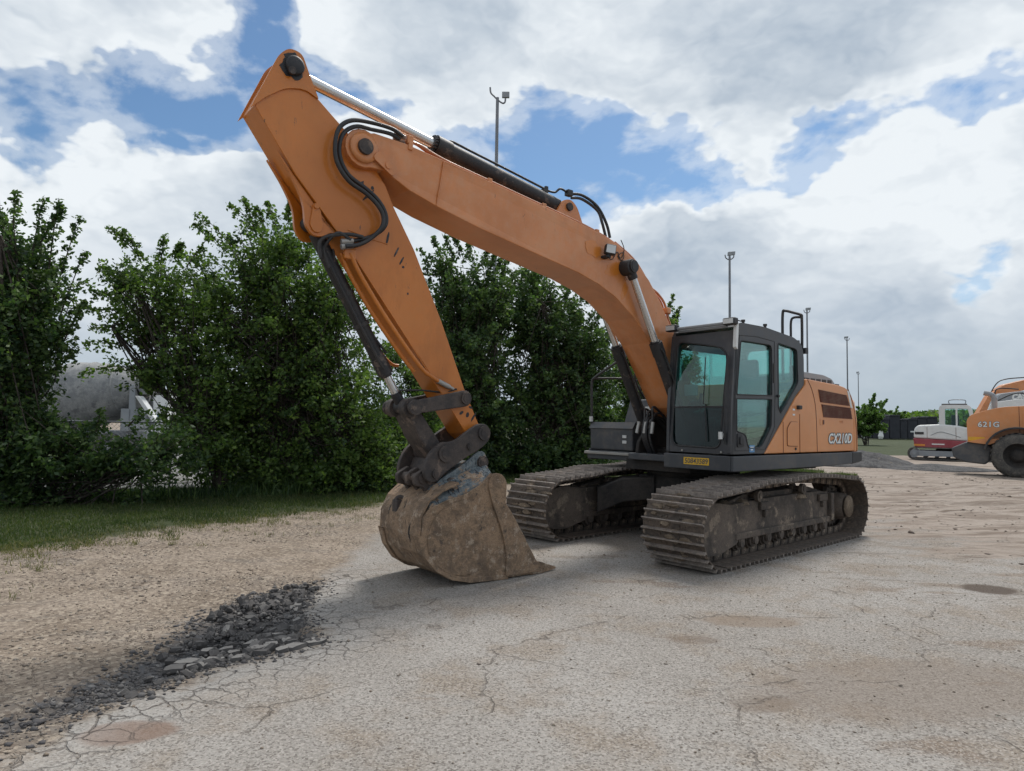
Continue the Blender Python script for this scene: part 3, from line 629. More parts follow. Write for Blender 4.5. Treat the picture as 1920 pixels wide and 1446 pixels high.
def blades(name, xs, ys, h, mat, spread=.5, w=.004, label=None):
    n = len(xs); a = rng.uniform(0, 2 * pi, n); ln = rng.normal(0, spread, n) * h
    bx, by = np.cos(a) * w, np.sin(a) * w; z = ground_z(xs, ys) - .005
    la = rng.uniform(0, 2 * pi, n); dx, dy = np.cos(la) * ln, np.sin(la) * ln
    v = np.zeros((n, 5, 3))
    v[:, 0] = np.stack([xs - bx, ys - by, z], -1); v[:, 1] = np.stack([xs + bx, ys + by, z], -1)
    v[:, 2] = np.stack([xs + bx * .7 + dx * .35, ys + by * .7 + dy * .35, z + h * .6], -1); v[:, 3] = np.stack([xs - bx * .7 + dx * .35, ys - by * .7 + dy * .35, z + h * .6], -1)
    v[:, 4] = np.stack([xs + dx, ys + dy, z + h], -1)
    k = (np.arange(n) * 5)[:, None]
    me = bpy.data.meshes.new(name)
    f = np.concatenate([k + [0, 1, 2], k + [0, 2, 3], k + [3, 2, 4]]); np_mesh(me, v.reshape(-1, 3), f)
    cl_ = fbm(xs, ys, .6, 3, 17)
    for nm, arr in (('rnd', rng.random(n)), ('clump', np.clip((cl_ - .3) * 2.2, 0, 1))):
        at = me.attributes.new(nm, 'FLOAT', 'POINT'); at.data.foreach_set('value', np.repeat(arr, 5).astype(np.float32))
    me.materials.append(M[mat]); o = bpy.data.objects.new(name, me); COL.objects.link(o); return tag(o, label, kind='stuff')
n = 620000; xs = rng.uniform(-13, 12, n); ys = rng.uniform(7.0, 26, n); a_, r_, g_, p_ = zones(xs, ys)
pt = fbm(xs, ys, 1.3, 3, 23)
keep = (g_ + (pt - .5) * 2.2 > rng.random(n) ** 2 * .8) & (p_ < .2) & (np.abs(xs) < ys * .85 + 1)
xs, ys = xs[keep], ys[keep]
sc_ = np.clip(ys / 10, .8, 2)
blades('grass', xs, ys, rng.gamma(4, .0075, len(xs)) * sc_ + .012, 'grass', .55, .0035 * 1.6, 'green strip of short grass between the dirt and the tree line')
# tufts at the fringe
tx, ty = [], []
for i in range(420):
    px_ = rng.uniform(-60, 780); py_ = 1034 - px_ * .128 + (rng.exponential(15) - 10) * (1 - px_ / 1500)
    q = G(px_, py_)
    sg = rng.uniform(.02, .12)
    for k in range(int(rng.integers(3, 30))): tx.append(q[0] + rng.normal(0, sg)); ty.append(q[1] + rng.normal(0, sg))
tx, ty = np.array(tx), np.array(ty)
blades('weeds', tx, ty, rng.gamma(2.5, .014, len(tx)) + .012, 'weed', 1.0, .0035, 'sparse weed tufts on the dirt along the grass edge')

# ================================================================== the big excavator
EX = empty('excavator', (2.689, 9.858, 0), R(219.035))
tag(EX, 'large orange crawler excavator with its arm folded down and bucket resting on the ground', 'excavator')
PHI = R(2.813); UR = Matrix.Rotation(PHI, 4, 'Z')
GA, HS = 1.195, .40

# ---- undercarriage
XF, XR, RE = 1.855, -1.855, .42          # idler / sprocket centres, outer radius to the shoe backs
def belt_path(n=600):
    zc = .42; pts = []
    for i in range(40): t = i / 39; pts.append((XR + (XF - XR) * t, .0))
    for i in range(1, 40): a = -pi / 2 + pi * i / 39; pts.append((XF + RE * cos(a), zc + RE * sin(a)))
    top = [(XF, .84), (1.35, .868), (.75, .93), (.2, .925), (-.45, .955), (-1.1, .925), (XR, .86)]
    for j in range(len(top) - 1):
        for i in range(1, 13):
            t = i / 12; t2 = t * t * (3 - 2 * t); pts.append((top[j][0] + (top[j + 1][0] - top[j][0]) * t, top[j][1] + (top[j + 1][1] - top[j][1]) * (t * .6 + t2 * .4)))
    for i in range(1, 39): a = pi / 2 + pi * i / 39; pts.append((XR + .43 * cos(a), .43 + .43 * sin(a)))
    P_ = np.array(pts); d = np.r_[0, np.cumsum(np.hypot(*(np.roll(P_, -1, 0) - P_).T))]; P_ = np.vstack([P_, P_[0]])
    return P_, d
BP, BD = belt_path(); BL = BD[-1]
def belt_at(s):
    s %= BL; x = np.interp(s, BD, BP[:, 0]); z = np.interp(s, BD, BP[:, 1]); s2 = (s + .05) % BL; s1 = (s - .05) % BL
    dx = np.interp(s2, BD, BP[:, 0]) - np.interp(s1, BD, BP[:, 0]); dz = np.interp(s2, BD, BP[:, 1]) - np.interp(s1, BD, BP[:, 1])
    return x, z, math.atan2(dz, dx)
NSH = 49; PIT = BL / NSH
sh = MB()
sh.box(-PIT / 2 + .004, PIT / 2 - .006, -HS, HS, .018, .034, 0)
sh.prism([(-PIT / 2 - .012, .026), (-PIT / 2 + .012, .026), (-PIT / 2 + .006, -.022), (-PIT / 2 - .006, -.022)], -HS - .002, HS + .002, mi=1)
sh.prism([(-.016, .019), (.016, .019), (.008, -.024), (-.008, -.024)], -HS - .002, HS + .002, mi=1)
for yy in (-.16, -.09, .09, .16):
    for xx in (-.052, .055): sh.cyl((xx, yy, .018), (xx, yy, .004), .014, n=6, mi=0, smooth=False)
sh.box(-PIT / 2 + .02, PIT / 2 - .02, -.11, -.07, .034, .125, 0); sh.box(-PIT / 2 + .02, PIT / 2 - .02, .07, .11, .034, .125, 0)
shoe0 = sh.build('track_shoe', ['track', 'rib'])
firsts = True
def mud_on_shoes(tr, side):
    mb = MB(); rr = random.Random(3 + side)
    for i in range(46):
        s_ = rr.uniform(XF - XR - .1, XF - XR + 1.9); x, z, a = belt_at(s_); yy = rr.gauss(0, .14)
        w = rr.uniform(.03, .12); l = rr.uniform(.02, .045); n_ = 7
        mt_ = Matrix.Translation((x, yy, z)) @ Matrix.Rotation(-a, 4, 'Y')
        ring = [(cos(2 * pi * k / n_) * l * rr.uniform(.7, 1.2), sin(2 * pi * k / n_) * w * rr.uniform(.7, 1.2)) for k in range(n_)]
        h = rr.uniform(.0, .016)
        vs = [mt_ @ Vector((p[0], p[1], .02)) for p in ring] + [mt_ @ Vector((p[0] * .8, p[1] * .85, -h + rr.uniform(-.004, .004))) for p in ring]
        mb.add(vs, [tuple(range(2 * n_ - 1, n_ - 1, -1))] + [(k, (k + 1) % n_, n_ + (k + 1) % n_, n_ + k) for k in range(n_)])
    return tag(mb.build('caked_mud', 'mudcake', tr), kind='stuff')
for side in (1, -1):
    ch = MB()                                     # the chain of links that carries the shoes
    for yy in (-.085, .085):
        n_ = 160; vs = []
        for i in range(n_):
            x, z, a = belt_at(BL * i / n_); nx_, nz_ = -sin(a), cos(a)
            for o_, w_ in ((.03, -.018), (.03, .018), (.115, .018), (.115, -.018)): vs.append((x + nx_ * o_, yy + w_, z + nz_ * o_))
        ch.add(vs, [(i * 4 + k, i * 4 + (k + 1) % 4, ((i + 1) % n_) * 4 + (k + 1) % 4, ((i + 1) % n_) * 4 + k) for i in range(n_) for k in range(4)])
    tr = ch.build('crawler_track', 'dark', EX); tr.location = UR @ Vector((0, side * GA, 0.022)); tr.rotation_euler = (0, 0, PHI)
    if side == 1: tr['label'] = 'near crawler track with mud-caked steel shoes'
    for i in range(NSH):
        if firsts: c = shoe0; firsts = False
        else: c = shoe0.copy(); COL.objects.link(c)
        c.parent = tr; x, z, a = belt_at(PIT * i + .05); c.location = (x, 0, z); c.rotation_euler = (0, -a, 0)
    mud_on_shoes(tr, side)
    # track frame with rollers, idler and sprocket
    fr = MB()
    prof = [(1.40, .30), (1.62, .36), (1.62, .62), (1.40, .67), (.4, .70), (-1.0, .70), (-1.42, .66), (-1.42, .30)]
    fr.prism(prof, -.20, .20)
    fr.prism([(1.30, .25), (-1.36, .25), (-1.36, .33), (1.30, .33)], -.235, .235)
    fr.prism([(1.25, .70), (.9, .76), (-.9, .76), (-1.3, .68), (-1.3, .6), (1.25, .6)], -.11, .11)
    for xx in (.45, -1.22):                       # clamp brackets
        fr.prism([(xx, .56), (xx + .26, .56), (xx + .26, .66), (xx, .66)], .20, .245, mi=1); fr.box(xx + .09, xx + .16, .20, .245, .47, .56, 1)
    fr.box(-1.40, -1.30, .2, .26, .27, .66, 0)
    tf = fr.build('track_frame', ['frame', 'frame'], EX, bevel=.012); tf.location = UR @ Vector((0, side * GA, .022)); tf.rotation_euler = (0, 0, PHI)
    for k in range(8):
        xx = 1.15 - k * .33
        rl = MB().cyl((xx, -.19, .205), (xx, .19, .205), .085, n=18).cyl((xx, -.235, .205), (xx, .235, .205), .05, n=14)
        rl.prism([(xx - .07, .27), (xx + .07, .27), (xx + .05, .17), (xx - .05, .17)], -.225, -.19).prism([(xx - .07, .27), (xx + .07, .27), (xx + .05, .17), (xx - .05, .17)], .19, .225)
        for yy in (-.13, .13): rl.cyl((xx, yy - .02, .205), (xx, yy + .02, .205), .105, n=18)
        rl.build('roller', 'frame', tf)
    for xx, zt in ((.75, .80), (-.45, .825)):
        cr_ = MB().cyl((xx, -.14, zt - .06), (xx, .26, zt - .06), .035, n=10)
        for y0_ in (-.13, .06, .20): cr_.cyl((xx, y0_, zt - .06), (xx, y0_ + .05, zt - .06), .07, n=16)
        cr_.box(xx - .05, xx + .05, -.16, -.11, .66, zt - .03); cr_.build('carrier_roller', 'frame', tf)
    idl = MB().lathe([(-.10, .05), (-.10, .27), (-.05, .27), (-.045, .305), (.045, .305), (.05, .27), (.10, .27), (.10, .05)], (XF, 0, .42), (0, 1, 0), 36)
    idl.cyl((XF, -.2, .42), (XF, .2, .42), .07, n=18)
    # idler yoke plates seen from the side, caked with earth
    idl.prism(rnd_poly([(XF - .62, .22), (XF - .2, .12), (XF + .12, .14), (XF + .27, .30), (XF + .28, .52), (XF + .14, .68), (XF - .1, .72), (XF - .62, .66)], .06), .20, .225)
    idl.prism(rnd_poly([(XF - .62, .22), (XF - .2, .12), (XF + .12, .14), (XF + .27, .30), (XF + .28, .52), (XF + .14, .68), (XF - .1, .72), (XF - .62, .66)], .06), -.225, -.20)
    idl.build('idler', 'frame', tf)
    spk = MB(); t_ = []
    for k in range(42): rr_ = .325 if k % 2 else .27; a = 2 * pi * k / 42; t_.append((XR + rr_ * cos(a), .43 + rr_ * sin(a)))
    spk.prism(t_, -.03, .03); spk.lathe([(-.2, .0), (-.2, .19), (.03, .21), (.16, .20), (.24, .17), (.25, .0)], (XR, 0, .43), (0, 1, 0), 36)
    for k in range(12): a = 2 * pi * k / 12; spk.cyl((XR + .235 * cos(a), .03, .43 + .235 * sin(a)), (XR + .235 * cos(a), .05, .43 + .235 * sin(a)), .016, n=6, smooth=False)
    spk.build('sprocket', 'frame', tf, bevel=.004)
    hb = MB().lathe([(.245, .0), (.27, .165), (.285, .16), (.29, .0)], (XR, 0, .43), (0, 1, 0), 30); hb.build('hub_cover', 'mudcake', tf)
# earth banked up along the top of the far frame
ua = MB()
cb = [(-.62, -.55), (-.62, .55), (.62, .55), (.62, -.55)]
ua.prism(rnd_poly(cb, .1), .52, .90, plane='xy')
for sx_ in (1, -1):
    for sy_ in (1, -1):                           # the four splayed legs
        p0 = Vector((sx_ * .42, sy_ * .42, 0)); p1 = Vector((sx_ * .95, sy_ * 1.03, 0)); d = (p1 - p0).normalized(); q = Vector((-d.y, d.x, 0))
        w0, w1 = .30, .34
        vs = []
        for p, w, z0, z1 in ((p0, w0, .56, .88), (p0.lerp(p1, .55), .27, .50, .84), (p1, w1, .34, .70)):
            vs += [(p + q * w).to_tuple()[:2] + (z0,), (p - q * w).to_tuple()[:2] + (z0,), (p - q * w).to_tuple()[:2] + (z1,), (p + q * w).to_tuple()[:2] + (z1,)]
        fs = [(i * 4 + k, i * 4 + (k + 1) % 4, (i + 1) * 4 + (k + 1) % 4, (i + 1) * 4 + k) for i in range(2) for k in range(4)] + [(0, 1, 2, 3), (11, 10, 9, 8)]
        ua.add(vs, fs)
o = ua.build('undercarriage', 'dark', EX, bevel=.02); o.rotation_euler = (0, 0, PHI)
mb = MB(); mb.lathe([(0, .0), (0, .62), (.05, .66), (.10, .66), (.10, .60), (.17, .60), (.17, 0)], (0, 0, .88), (0, 0, 1), 48)
for k in range(28): a = 2 * pi * k / 28; mb.cyl((.63 * cos(a), .63 * sin(a), .93), (.63 * cos(a), .63 * sin(a), .995), .02, n=6, smooth=False)
mb.build('slewing_ring', 'dark', EX)
mb = MB(); rr = random.Random(9)
for side in (-1, 1):
    for i in range(34):
        x = rr.uniform(-.9, 1.75); s_ = rr.uniform(.03, .09); mb.lathe([(-s_ * .4, s_ * 1.5), (s_ * .1, s_ * 1.2), (s_ * .6, .0)], (x, side * GA + rr.uniform(-.16, .16), .70 - max(0, x - 1.2) * .12), (0, 0, 1), 7, smooth=False)
o = mb.build('mud_bank', 'mudcake', EX); o.rotation_euler = (0, 0, PHI)

# ---- upper deck
dk = MB()
dk.prism([(1.10, .37), (1.10, 1.37), (-2.25, 1.37), (-2.25, -1.34), (.78, -1.34), (.78, -.44), (1.02, -.36), (1.02, .37)], 1.13, 1.22, plane='xy')
dk.prism([(1.12, 1.065), (1.12, 1.255), (-2.06, 1.255), (-2.06, 1.085), (-1.0, 1.065)], 1.345, 1.385)
dk.prism([(1.075, .34), (1.075, 1.345), (1.12, 1.345), (1.12, .34)], 1.065, 1.255, plane='xy')
dk.prism([(.74, -1.37), (.82, -1.37), (.82, -.44), (.74, -.44)], 1.09, 1.20, plane='xy')
dk.prism([(.78, -1.38), (.78, -1.34), (-2.1, -1.34), (-2.1, -1.38)], 1.07, 1.24, plane='xy')
dk.build('upper_frame', 'deck', EX, bevel=.012)
mb = MB().prism([(.9, .6), (.9, -.5), (-1.9, -.9), (-1.9, .9)], .99, 1.13, plane='xy'); mb.build('belly_plate', 'dark', EX)
mb = MB()
for yy in (-.30, .245):                           # boom foot cheeks
    mb.prism(rnd_poly([(-1.4, 1.2), (.95, 1.2), (.92, 1.38), (.55, 1.75), (.42, 1.98), (.18, 1.98), (-.2, 1.6), (-1.4, 1.4)], .06), yy, yy + .055)
mb.cyl((.30, -.42, 1.82), (.30, .36, 1.82), .07); mb.cyl((.47, -.43, 1.24), (.47, .43, 1.24), .06)
mb.build('boom_bracket', 'dark', EX, bevel=.01)
mb = MB().prism([(.69, 1.075), (1.06, 1.075), (1.06, 1.17), (.66, 1.17)], 1.121, 1.125, plane='yz' if False else 'xz', xf=Matrix.Rotation(0, 4, 'Z'))
mb = MB().box(1.121, 1.126, .665, 1.045, 1.125, 1.215)
pl = mb.build('number_plate', 'yellow', EX)
text_mesh('plate_number', '50843589', .088, 'darkdecal', pl, (1.1275, .855, 1.168), (R(90), 0, R(90)), .0008, .0012, .1)

# ---- cab
CY0, CY1 = .36, 1.33
cab_out = rnd_poly([(1.09, 1.275), (1.075, 1.9), (.975, 2.80), (.90, 2.925), (.3, 2.925), (-.45, 2.855), (-.665, 2.78), (-.72, 2.62), (-.72, 2.215), (-.475, 2.045), (.33, 1.275)],
                   [.02, .1, .05, .10, .05, .05, .12, .08, .03, .02, .0])
win_door = rnd_poly([(.955, 2.015), (.86, 2.70), (.13, 2.70), (.13, 2.03)], [.03, .06, .08, .02])
win_low = rnd_poly([(.955, 1.965), (.13, 1.985), (.15, 1.62), (.40, 1.355), (.70, 1.345), (.76, 1.52), (.955, 1.56)], [.02, .02, .05, .06, .06, .05, .02])
win_rear = rnd_poly([(-.03, 2.745), (-.53, 2.70), (-.555, 2.24), (-.48, 2.16), (-.09, 1.80), (-.03, 1.88)], [.05, .07, .05, .05, .02, .02])
cb_ = MB()
cb_.prism(cab_out, CY1 - .045, CY1, holes=[win_door, win_low, win_rear])
win_right = rnd_poly([(.90, 1.86), (.84, 2.66), (-.5, 2.66), (-.55, 2.3), (-.2, 1.90)], .10)
cb_.prism(cab_out, CY0, CY0 + .045, holes=[win_right])
# front frame: two tilted sheets following the nose line, with the windscreen opening
nose = [(1.085, 1.275), (1.073, 1.9), (.972, 2.82)]
def nose_x(z): return np.interp(z, [p[1] for p in nose], [p[0] for p in nose])
fo = [(CY0, 1.275), (CY1, 1.275), (CY1, 2.82), (CY0, 2.82)]
fh = rnd_poly([(CY0 + .085, 1.36), (CY1 - .155, 1.345), (CY1 - .085, 2.60), (CY0 + .11, 2.74)], [.12, .10, .20, .10], 6)
# grid sheets: cut the front frame as a yz prism and push every vertex onto the nose line
tmp = MB(); tmp.prism(fo, 0.0, .05, holes=[fh], plane='yz')
tmp.v = [(x + nose_x(z) - .052, y, z) for x, y, z in tmp.v]
cb_.v_off = len(cb_.v); cb_.add(tmp.v, tmp.f)
# rear wall and roof
rh = rnd_poly([(CY0 + .12, 2.25), (CY1 - .12, 2.25), (CY1 - .12, 2.74), (CY0 + .12, 2.74)], .10)
cb_.prism([(CY0 + .045, 1.75), (CY1 - .045, 1.75), (CY1 - .045, 2.84), (CY0 + .045, 2.84)], -.70, -.655, holes=[rh], plane='yz')
cb_.prism([(.95, 2.865), (.90, 2.905), (.3, 2.905), (-.45, 2.838), (-.66, 2.77), (-.66, 2.73), (-.45, 2.79), (.3, 2.855)], CY0 + .045, CY1 - .045)
cb_.box(-.6, 1.04, CY0 + .045, CY1 - .045, 1.275, 1.32)
cab = cb_.build('cab', 'cabgrey', EX, bevel=.012)
def sheet(name, poly, y, mat, par, th=.006, plane='xz', fn=None):
    mb = MB().prism(poly, y, y + th, plane=plane)
    if fn: mb.v = [fn(*p) for p in mb.v]
    return mb.build(name, mat, par)
sheet('door_window', win_door, CY1 - .03, 'glass_clear', cab); sheet('lower_door_window', win_low, CY1 - .03, 'glass_clear', cab); sheet('rear_side_window', win_rear, CY1 - .03, 'glass_clear', cab)
sheet('right_window', win_right, CY0 + .02, 'glass_clear', cab)
up_ = [p for p in fh if p[1] > 1.86] ; lo_ = [p for p in fh if p[1] < 1.86]
zc = 1.86
def clip(poly, z, keep_up):
    out = []
    for i in range(len(poly)):
        a, b = poly[i], poly[(i + 1) % len(poly)]
        ia = (a[1] >= z) == keep_up; ib = (b[1] >= z) == keep_up
        if ia: out.append(a)
        if ia != ib: t = (z - a[1]) / (b[1] - a[1]); out.append((a[0] + (b[0] - a[0]) * t, z))
    return out
fpush = lambda x, y, z: (x + nose_x(z) - .032, y, z)
sheet('windshield', clip(fh, 1.868, True), 0, 'glass', cab, plane='yz', fn=fpush); sheet('lower_windshield', clip(fh, 1.852, False), 0, 'glass_low', cab, plane='yz', fn=fpush)
mb = MB().box(nose_x(1.86) - .05, nose_x(1.86) - .005, CY0 + .08, CY1 - .09, 1.850, 1.872); mb.build('windshield_bar', 'black', cab)
gk = MB()                                          # black rubber seal round the windscreen
gk.tube([(nose_x(p[1]) + .001, p[0], p[1]) for p in fh + fh[:1]], .011, n=6, res=1); gk.build('windshield_seal', 'hose', cab)
sheet('rear_window', rh, -.68, 'glass', cab, plane='yz')
for hole in (win_door, win_rear, win_low):
    MB().tube([(p[0], CY1 + .001, p[1]) for p in hole + hole[:1]], .008, n=6, res=1).build('window_seal', 'hose', cab)
# door shut lines, handle, latch, hinge, lamp
mb = MB()
for pts in ([(.995, 1.32), (.985, 2.0), (.89, 2.76)], [(.89, 2.76), (.5, 2.78), (.06, 2.755)], [(.06, 2.755), (.055, 2.0), (.07, 1.62), (.30, 1.33)], [(.30, 1.33), (.995, 1.32)]):
    MB().tube([(p[0], CY1 + .0005, p[1]) for p in pts], .005, n=5, res=1).build('door_seam', 'hose', cab)
mb = MB().prism(rnd_poly([(.80, 1.37), (.955, 1.36), (.955, 1.53), (.86, 1.53)], .025), CY1 + .001, CY1 + .014).prism(rnd_poly([(.83, 1.40), (.92, 1.395), (.92, 1.49), (.85, 1.49)], .02), CY1 + .014, CY1 + .03); mb.build('door_handle', 'black', cab, bevel=.004)
MB().box(.56, .68, CY1 + .001, CY1 + .004, 1.295, 1.385).build('blue_sticker', 'blue', cab)
mb = MB().box(.60, .65, CY1 + .004, CY1 + .006, 1.32, 1.335).box(.58, .66, CY1 + .004, CY1 + .006, 1.355, 1.365); mb.build('sticker_print', 'whitedecal', cab)
for z_ in (2.02, 2.66, 1.75): pass
MB().cyl((-.0, CY1, 2.03), (0, CY1 + .03, 2.03), .018).cyl((-.27, CY1, 1.70 + .24), (-.27, CY1 + .001, 1.94), .01).build('door_latch', 'black', cab)
MB().box(-.56, -.48, CY1, CY1 + .06, 1.865, 1.92).build('door_stop', 'black', cab, bevel=.01)
mb = MB().prism(rnd_poly([(.06, 2.20), (.10, 2.20), (.10, 2.46), (.06, 2.46)], .015), CY1 + .001, CY1 + .01); mb.build('pillar_trim', 'black', cab)
# roof edge: front rail, corner work lamps, strip on the pillar
MB().cyl((1.035, CY0 + .14, 2.905), (1.035, CY1 - .10, 2.905), .022).cyl((1.0, CY0 + .14, 2.87), (1.0, CY1 - .10, 2.87), .020).build('visor_rail', 'grey', cab)
for yy, n_ in ((CY0 + .06, 0), (CY1 - .03, 1)):
    mb = MB().box(.99, 1.09, yy - .085, yy + .085, 2.875, 2.965); l = mb.build('work_lamp', 'black', cab, bevel=.018)
    MB().box(1.091, 1.097, yy - .07, yy + .07, 2.89, 2.95).build('lamp_lens', 'lens', cab, bevel=.002)
MB().prism(rnd_poly([(nose_x(2.9) + .035, 2.90), (nose_x(2.6) + .035, 2.60), (nose_x(2.6) - .01, 2.57), (nose_x(2.9) - .01, 2.90)], .01), CY1 - .005, CY1 + .04).build('white_reflector_strip', 'white', cab, bevel=.008)
for xx, yy in ((.74, CY1 - .04), (.22, CY1 - .04)): MB().cyl((xx, yy, 2.91), (xx, yy, 2.955), .018).cyl((xx, yy, 2.95), (xx, yy, 2.975), .026).build('roof_bolt', 'black', cab)
MB().tube([(.97, CY1 - .06, 2.93), (.9, CY1 - .05, 2.955), (.74, CY1 - .04, 2.95)], .008).build('roof_pipe', 'black', cab)
MB().cyl((1.12, 1.21, 1.46), (1.12, 1.21, 1.55), .028, n=10).cyl((1.06, 1.21, 1.5), (1.12, 1.21, 1.5), .03).build('washer_knob', 'white', cab)
MB().tube([(1.10, 1.26, 1.40), (1.12, 1.27, 1.9), (1.045, 1.27, 2.5)], .012).build('grab_bar', 'black', cab)
MB().tube([(nose_x(2.0) + .02, .98, 1.42), (nose_x(2.3) + .03, .95, 1.9)], .008, res=1).tube([(nose_x(1.9) + .03, .95, 1.9), (nose_x(2.5) + .02, .93, 2.5)], .006, res=1).build('wiper', 'black', cab)
for yy in (.62, 1.2): MB().cyl((1.085, yy, 1.30), (1.10, yy, 1.30), .014, n=8).build('frame_bolt', 'steel', cab)
# cab interior
st = MB().prism(rnd_poly([(.52, 1.62), (.52, 1.74), (.05, 1.76), (-.04, 2.30), (-.18, 2.32), (-.12, 1.60)], .05), .60, 1.10).prism(rnd_poly([(-.03, 2.28), (-.02, 2.54), (-.13, 2.55), (-.16, 2.28)], .05), .70, 1.00)
st.build('seat', 'seat', cab, bevel=.04, seg=3)
mb = MB().prism([(.62, 1.32), (.62, 1.80), (.45, 1.86), (-.2, 1.84), (-.2, 1.32)], .43, .57).prism([(.55, 1.32), (.55, 1.78), (.4, 1.83), (-.1, 1.82), (-.1, 1.32)], 1.12, 1.24)
mb.box(-.3, .3, .5, 1.2, 1.32, 1.6); mb.prism([(-.42, 1.33), (-.62, 2.0), (-.60, 2.06), (-.25, 1.9), (-.2, 1.33)], .42, 1.26); mb.build('console', 'black', cab, bevel=.02)
for yy in (.50, 1.18): MB().tube([(.5, yy, 1.85), (.52, yy, 1.98), (.5, yy, 2.06)], .016, taper=1.6).build('joystick', 'black', cab)
mb = MB()
for yy in (.78, .92): mb.tube([(.80, yy, 1.32), (.84, yy, 1.60), (.78, yy, 1.80)], .012).box(.82, .95, yy - .045, yy + .045, 1.40, 1.42)
mb.build('travel_lever', 'black', cab)
MB().box(.80, .84, .46, .66, 2.02, 2.17).build('monitor', 'grey', cab, bevel=.01)
mb = MB(); rr = random.Random(2)
for i in range(4): mb.prism(rnd_poly([(.20, 1.50 + .07 * i), (.62, 1.46 + .07 * i), (.62, 1.52 + .07 * i), (.2, 1.57 + .07 * i)], .02), 1.15, 1.27)
mb.build('folded_sack', 'bag', cab, bevel=.02)
MB().box(.15, .7, 1.16, 1.26, 1.80, 1.96).build('paper_stack', 'grey', cab, bevel=.03)
MB().box(.6, .62, 1.0, 1.12, 1.95, 2.0).build('radio_box', 'black', cab, bevel=.004)

# ---- engine housing behind the cab
hp = rnd_poly([(.335, 1.27), (-.475, 2.025), (-.735, 2.21), (-.745, 2.30), (-1.75, 2.255), (-1.98, 2.225), (-2.16, 2.12), (-2.30, 1.80), (-2.335, 1.55), (-2.345, 1.27)], [0, 0, .02, .04, .1, .15, .2, .2, .1, .02], 5)
hs = MB().prism(hp, 1.05, 1.345); hs.prism([(-.75, 1.27), (-.75, 2.27), (-1.75, 2.235), (-2.1, 2.12), (-2.2, 1.27)], -1.32, 1.05)
house = hs.build('engine_housing', 'panel', EX, bevel=.025, seg=3)
mb = MB()                                           # seams between the side doors
for pts in ([(-.79, 2.29), (-.93, 2.12), (-1.02, 1.85), (-1.05, 1.27)], [(-.56, 1.80), (-.56, 1.27)], [(-.12, 1.69), (-.12, 1.27)], [(-2.03, 2.215), (-2.21, 1.95), (-2.29, 1.6), (-2.30, 1.27)]):
    MB().tube([(p[0], 1.3455, p[1]) for p in pts], .0055, n=5, res=4).build('door_seam', 'vent', house)
grs = [[(-1.09, 2.165), (-1.97, 2.115), (-2.07, 1.955), (-1.15, 1.985)], [(-1.18, 1.955), (-2.09, 1.925), (-2.15, 1.755), (-1.235, 1.77)]]
for g_ in grs:
    mb = MB().prism(g_, 1.343, 1.349, mi=0)
    for k in range(8):
        t = (k + .5) / 8; l0 = Vector(g_[0]).lerp(Vector(g_[3]), t); r0 = Vector(g_[1]).lerp(Vector(g_[2]), t)
        mb.prism([(l0.x - .01, l0.y + .006), (l0.x - .01, l0.y - .004), (r0.x + .01, r0.y - .004), (r0.x + .01, r0.y + .006)], 1.349, 1.359, mi=1)
    mb.build('side_grille', ['vent', 'vent'], house)
fd = rnd_poly([(-.22, 1.37), (-.22, 1.60), (-.31, 1.69), (-.50, 1.69), (-.50, 1.36)], .03)
MB().prism(fd, 1.347, 1.356).build('fuel_door', 'panel', house, bevel=.004)
MB().tube([(p[0], 1.348, p[1]) for p in fd + fd[:1]], .006, n=5, res=1).build('door_seam', 'vent', house)
MB().cyl((-.44, 1.346, 1.325), (-.44, 1.356, 1.325), .018).build('lock', 'black', house)
mb = MB().box(-1.22, -1.135, 1.346, 1.352, 1.655, 1.745, 0); mb.build('latch_pocket', 'panel', house, bevel=.003)
MB().box(-1.235, -1.205, 1.352, 1.362, 1.665, 1.73).build('latch', 'vent', house)
for k, (xx, zz) in enumerate(((-.40, 1.86), (-.40, 1.79), (-.40, 1.90))): MB().box(xx - .03, xx + .03, 1.346, 1.349, zz - .012, zz + .012).build('small_decal', 'white' if k < 2 else 'orange', house)
text_mesh('faint_decal', 'CASE', .05, 'orange', house, (-1.80, 1.348, 1.705), (R(90), 0, R(180)), .0008, .002)
text_mesh('model_number_outline', 'CX210D', .20, 'darkdecal', house, (-1.745, 1.3485, 1.455), (R(90), 0, R(180)), .001, .016, .22, 1.04)
text_mesh('model_number', 'CX210D', .20, 'whitedecal', house, (-1.745, 1.3505, 1.455), (R(90), 0, R(180)), .001, .0045, .22, 1.04)
MB().prism(rnd_poly([(-1.99, 2.19), (-2.06, 2.17), (-2.17, 1.92), (-2.10, 1.93)], .01), 1.346, 1.349).build('pale_sticker', 'white', house)
MB().prism(rnd_poly([(-2.06, 1.075), (-2.40, 1.11), (-2.40, 1.262), (-2.06, 1.262)], .03), .9, 1.384).build('bumper_corner', 'black', EX, bevel=.02)
cwp = [(-2.20, 1.355), (-2.36, 1.33), (-2.52, 1.1), (-2.66, .75), (-2.74, .3), (-2.75, 0), (-2.74, -.3), (-2.66, -.75), (-2.52, -1.1), (-2.34, -1.345), (-2.15, -1.345)]
cw = MB(); ring = []
for z_, k in ((1.10, .985), (1.2, 1.0), (1.75, 1.0), (2.02, .975), (2.12, .93)): ring.append([(-2.2 + (p[0] + 2.2) * (k if z_ < 1.9 else k - .25 * (z_ - 1.75)), p[1] * min(1, k + .005), z_) for p in cwp])
n_ = len(cwp); cw.add([q for r_ in ring for q in r_], [(i * n_ + k, i * n_ + (k + 1) % n_, (i + 1) * n_ + (k + 1) % n_, (i + 1) * n_ + k) for i in range(4) for k in range(n_)] + [tuple(range(n_ - 1, -1, -1)), tuple(range(4 * n_, 5 * n_))])
cw.build('counterweight', 'panel', EX, bevel=.02)
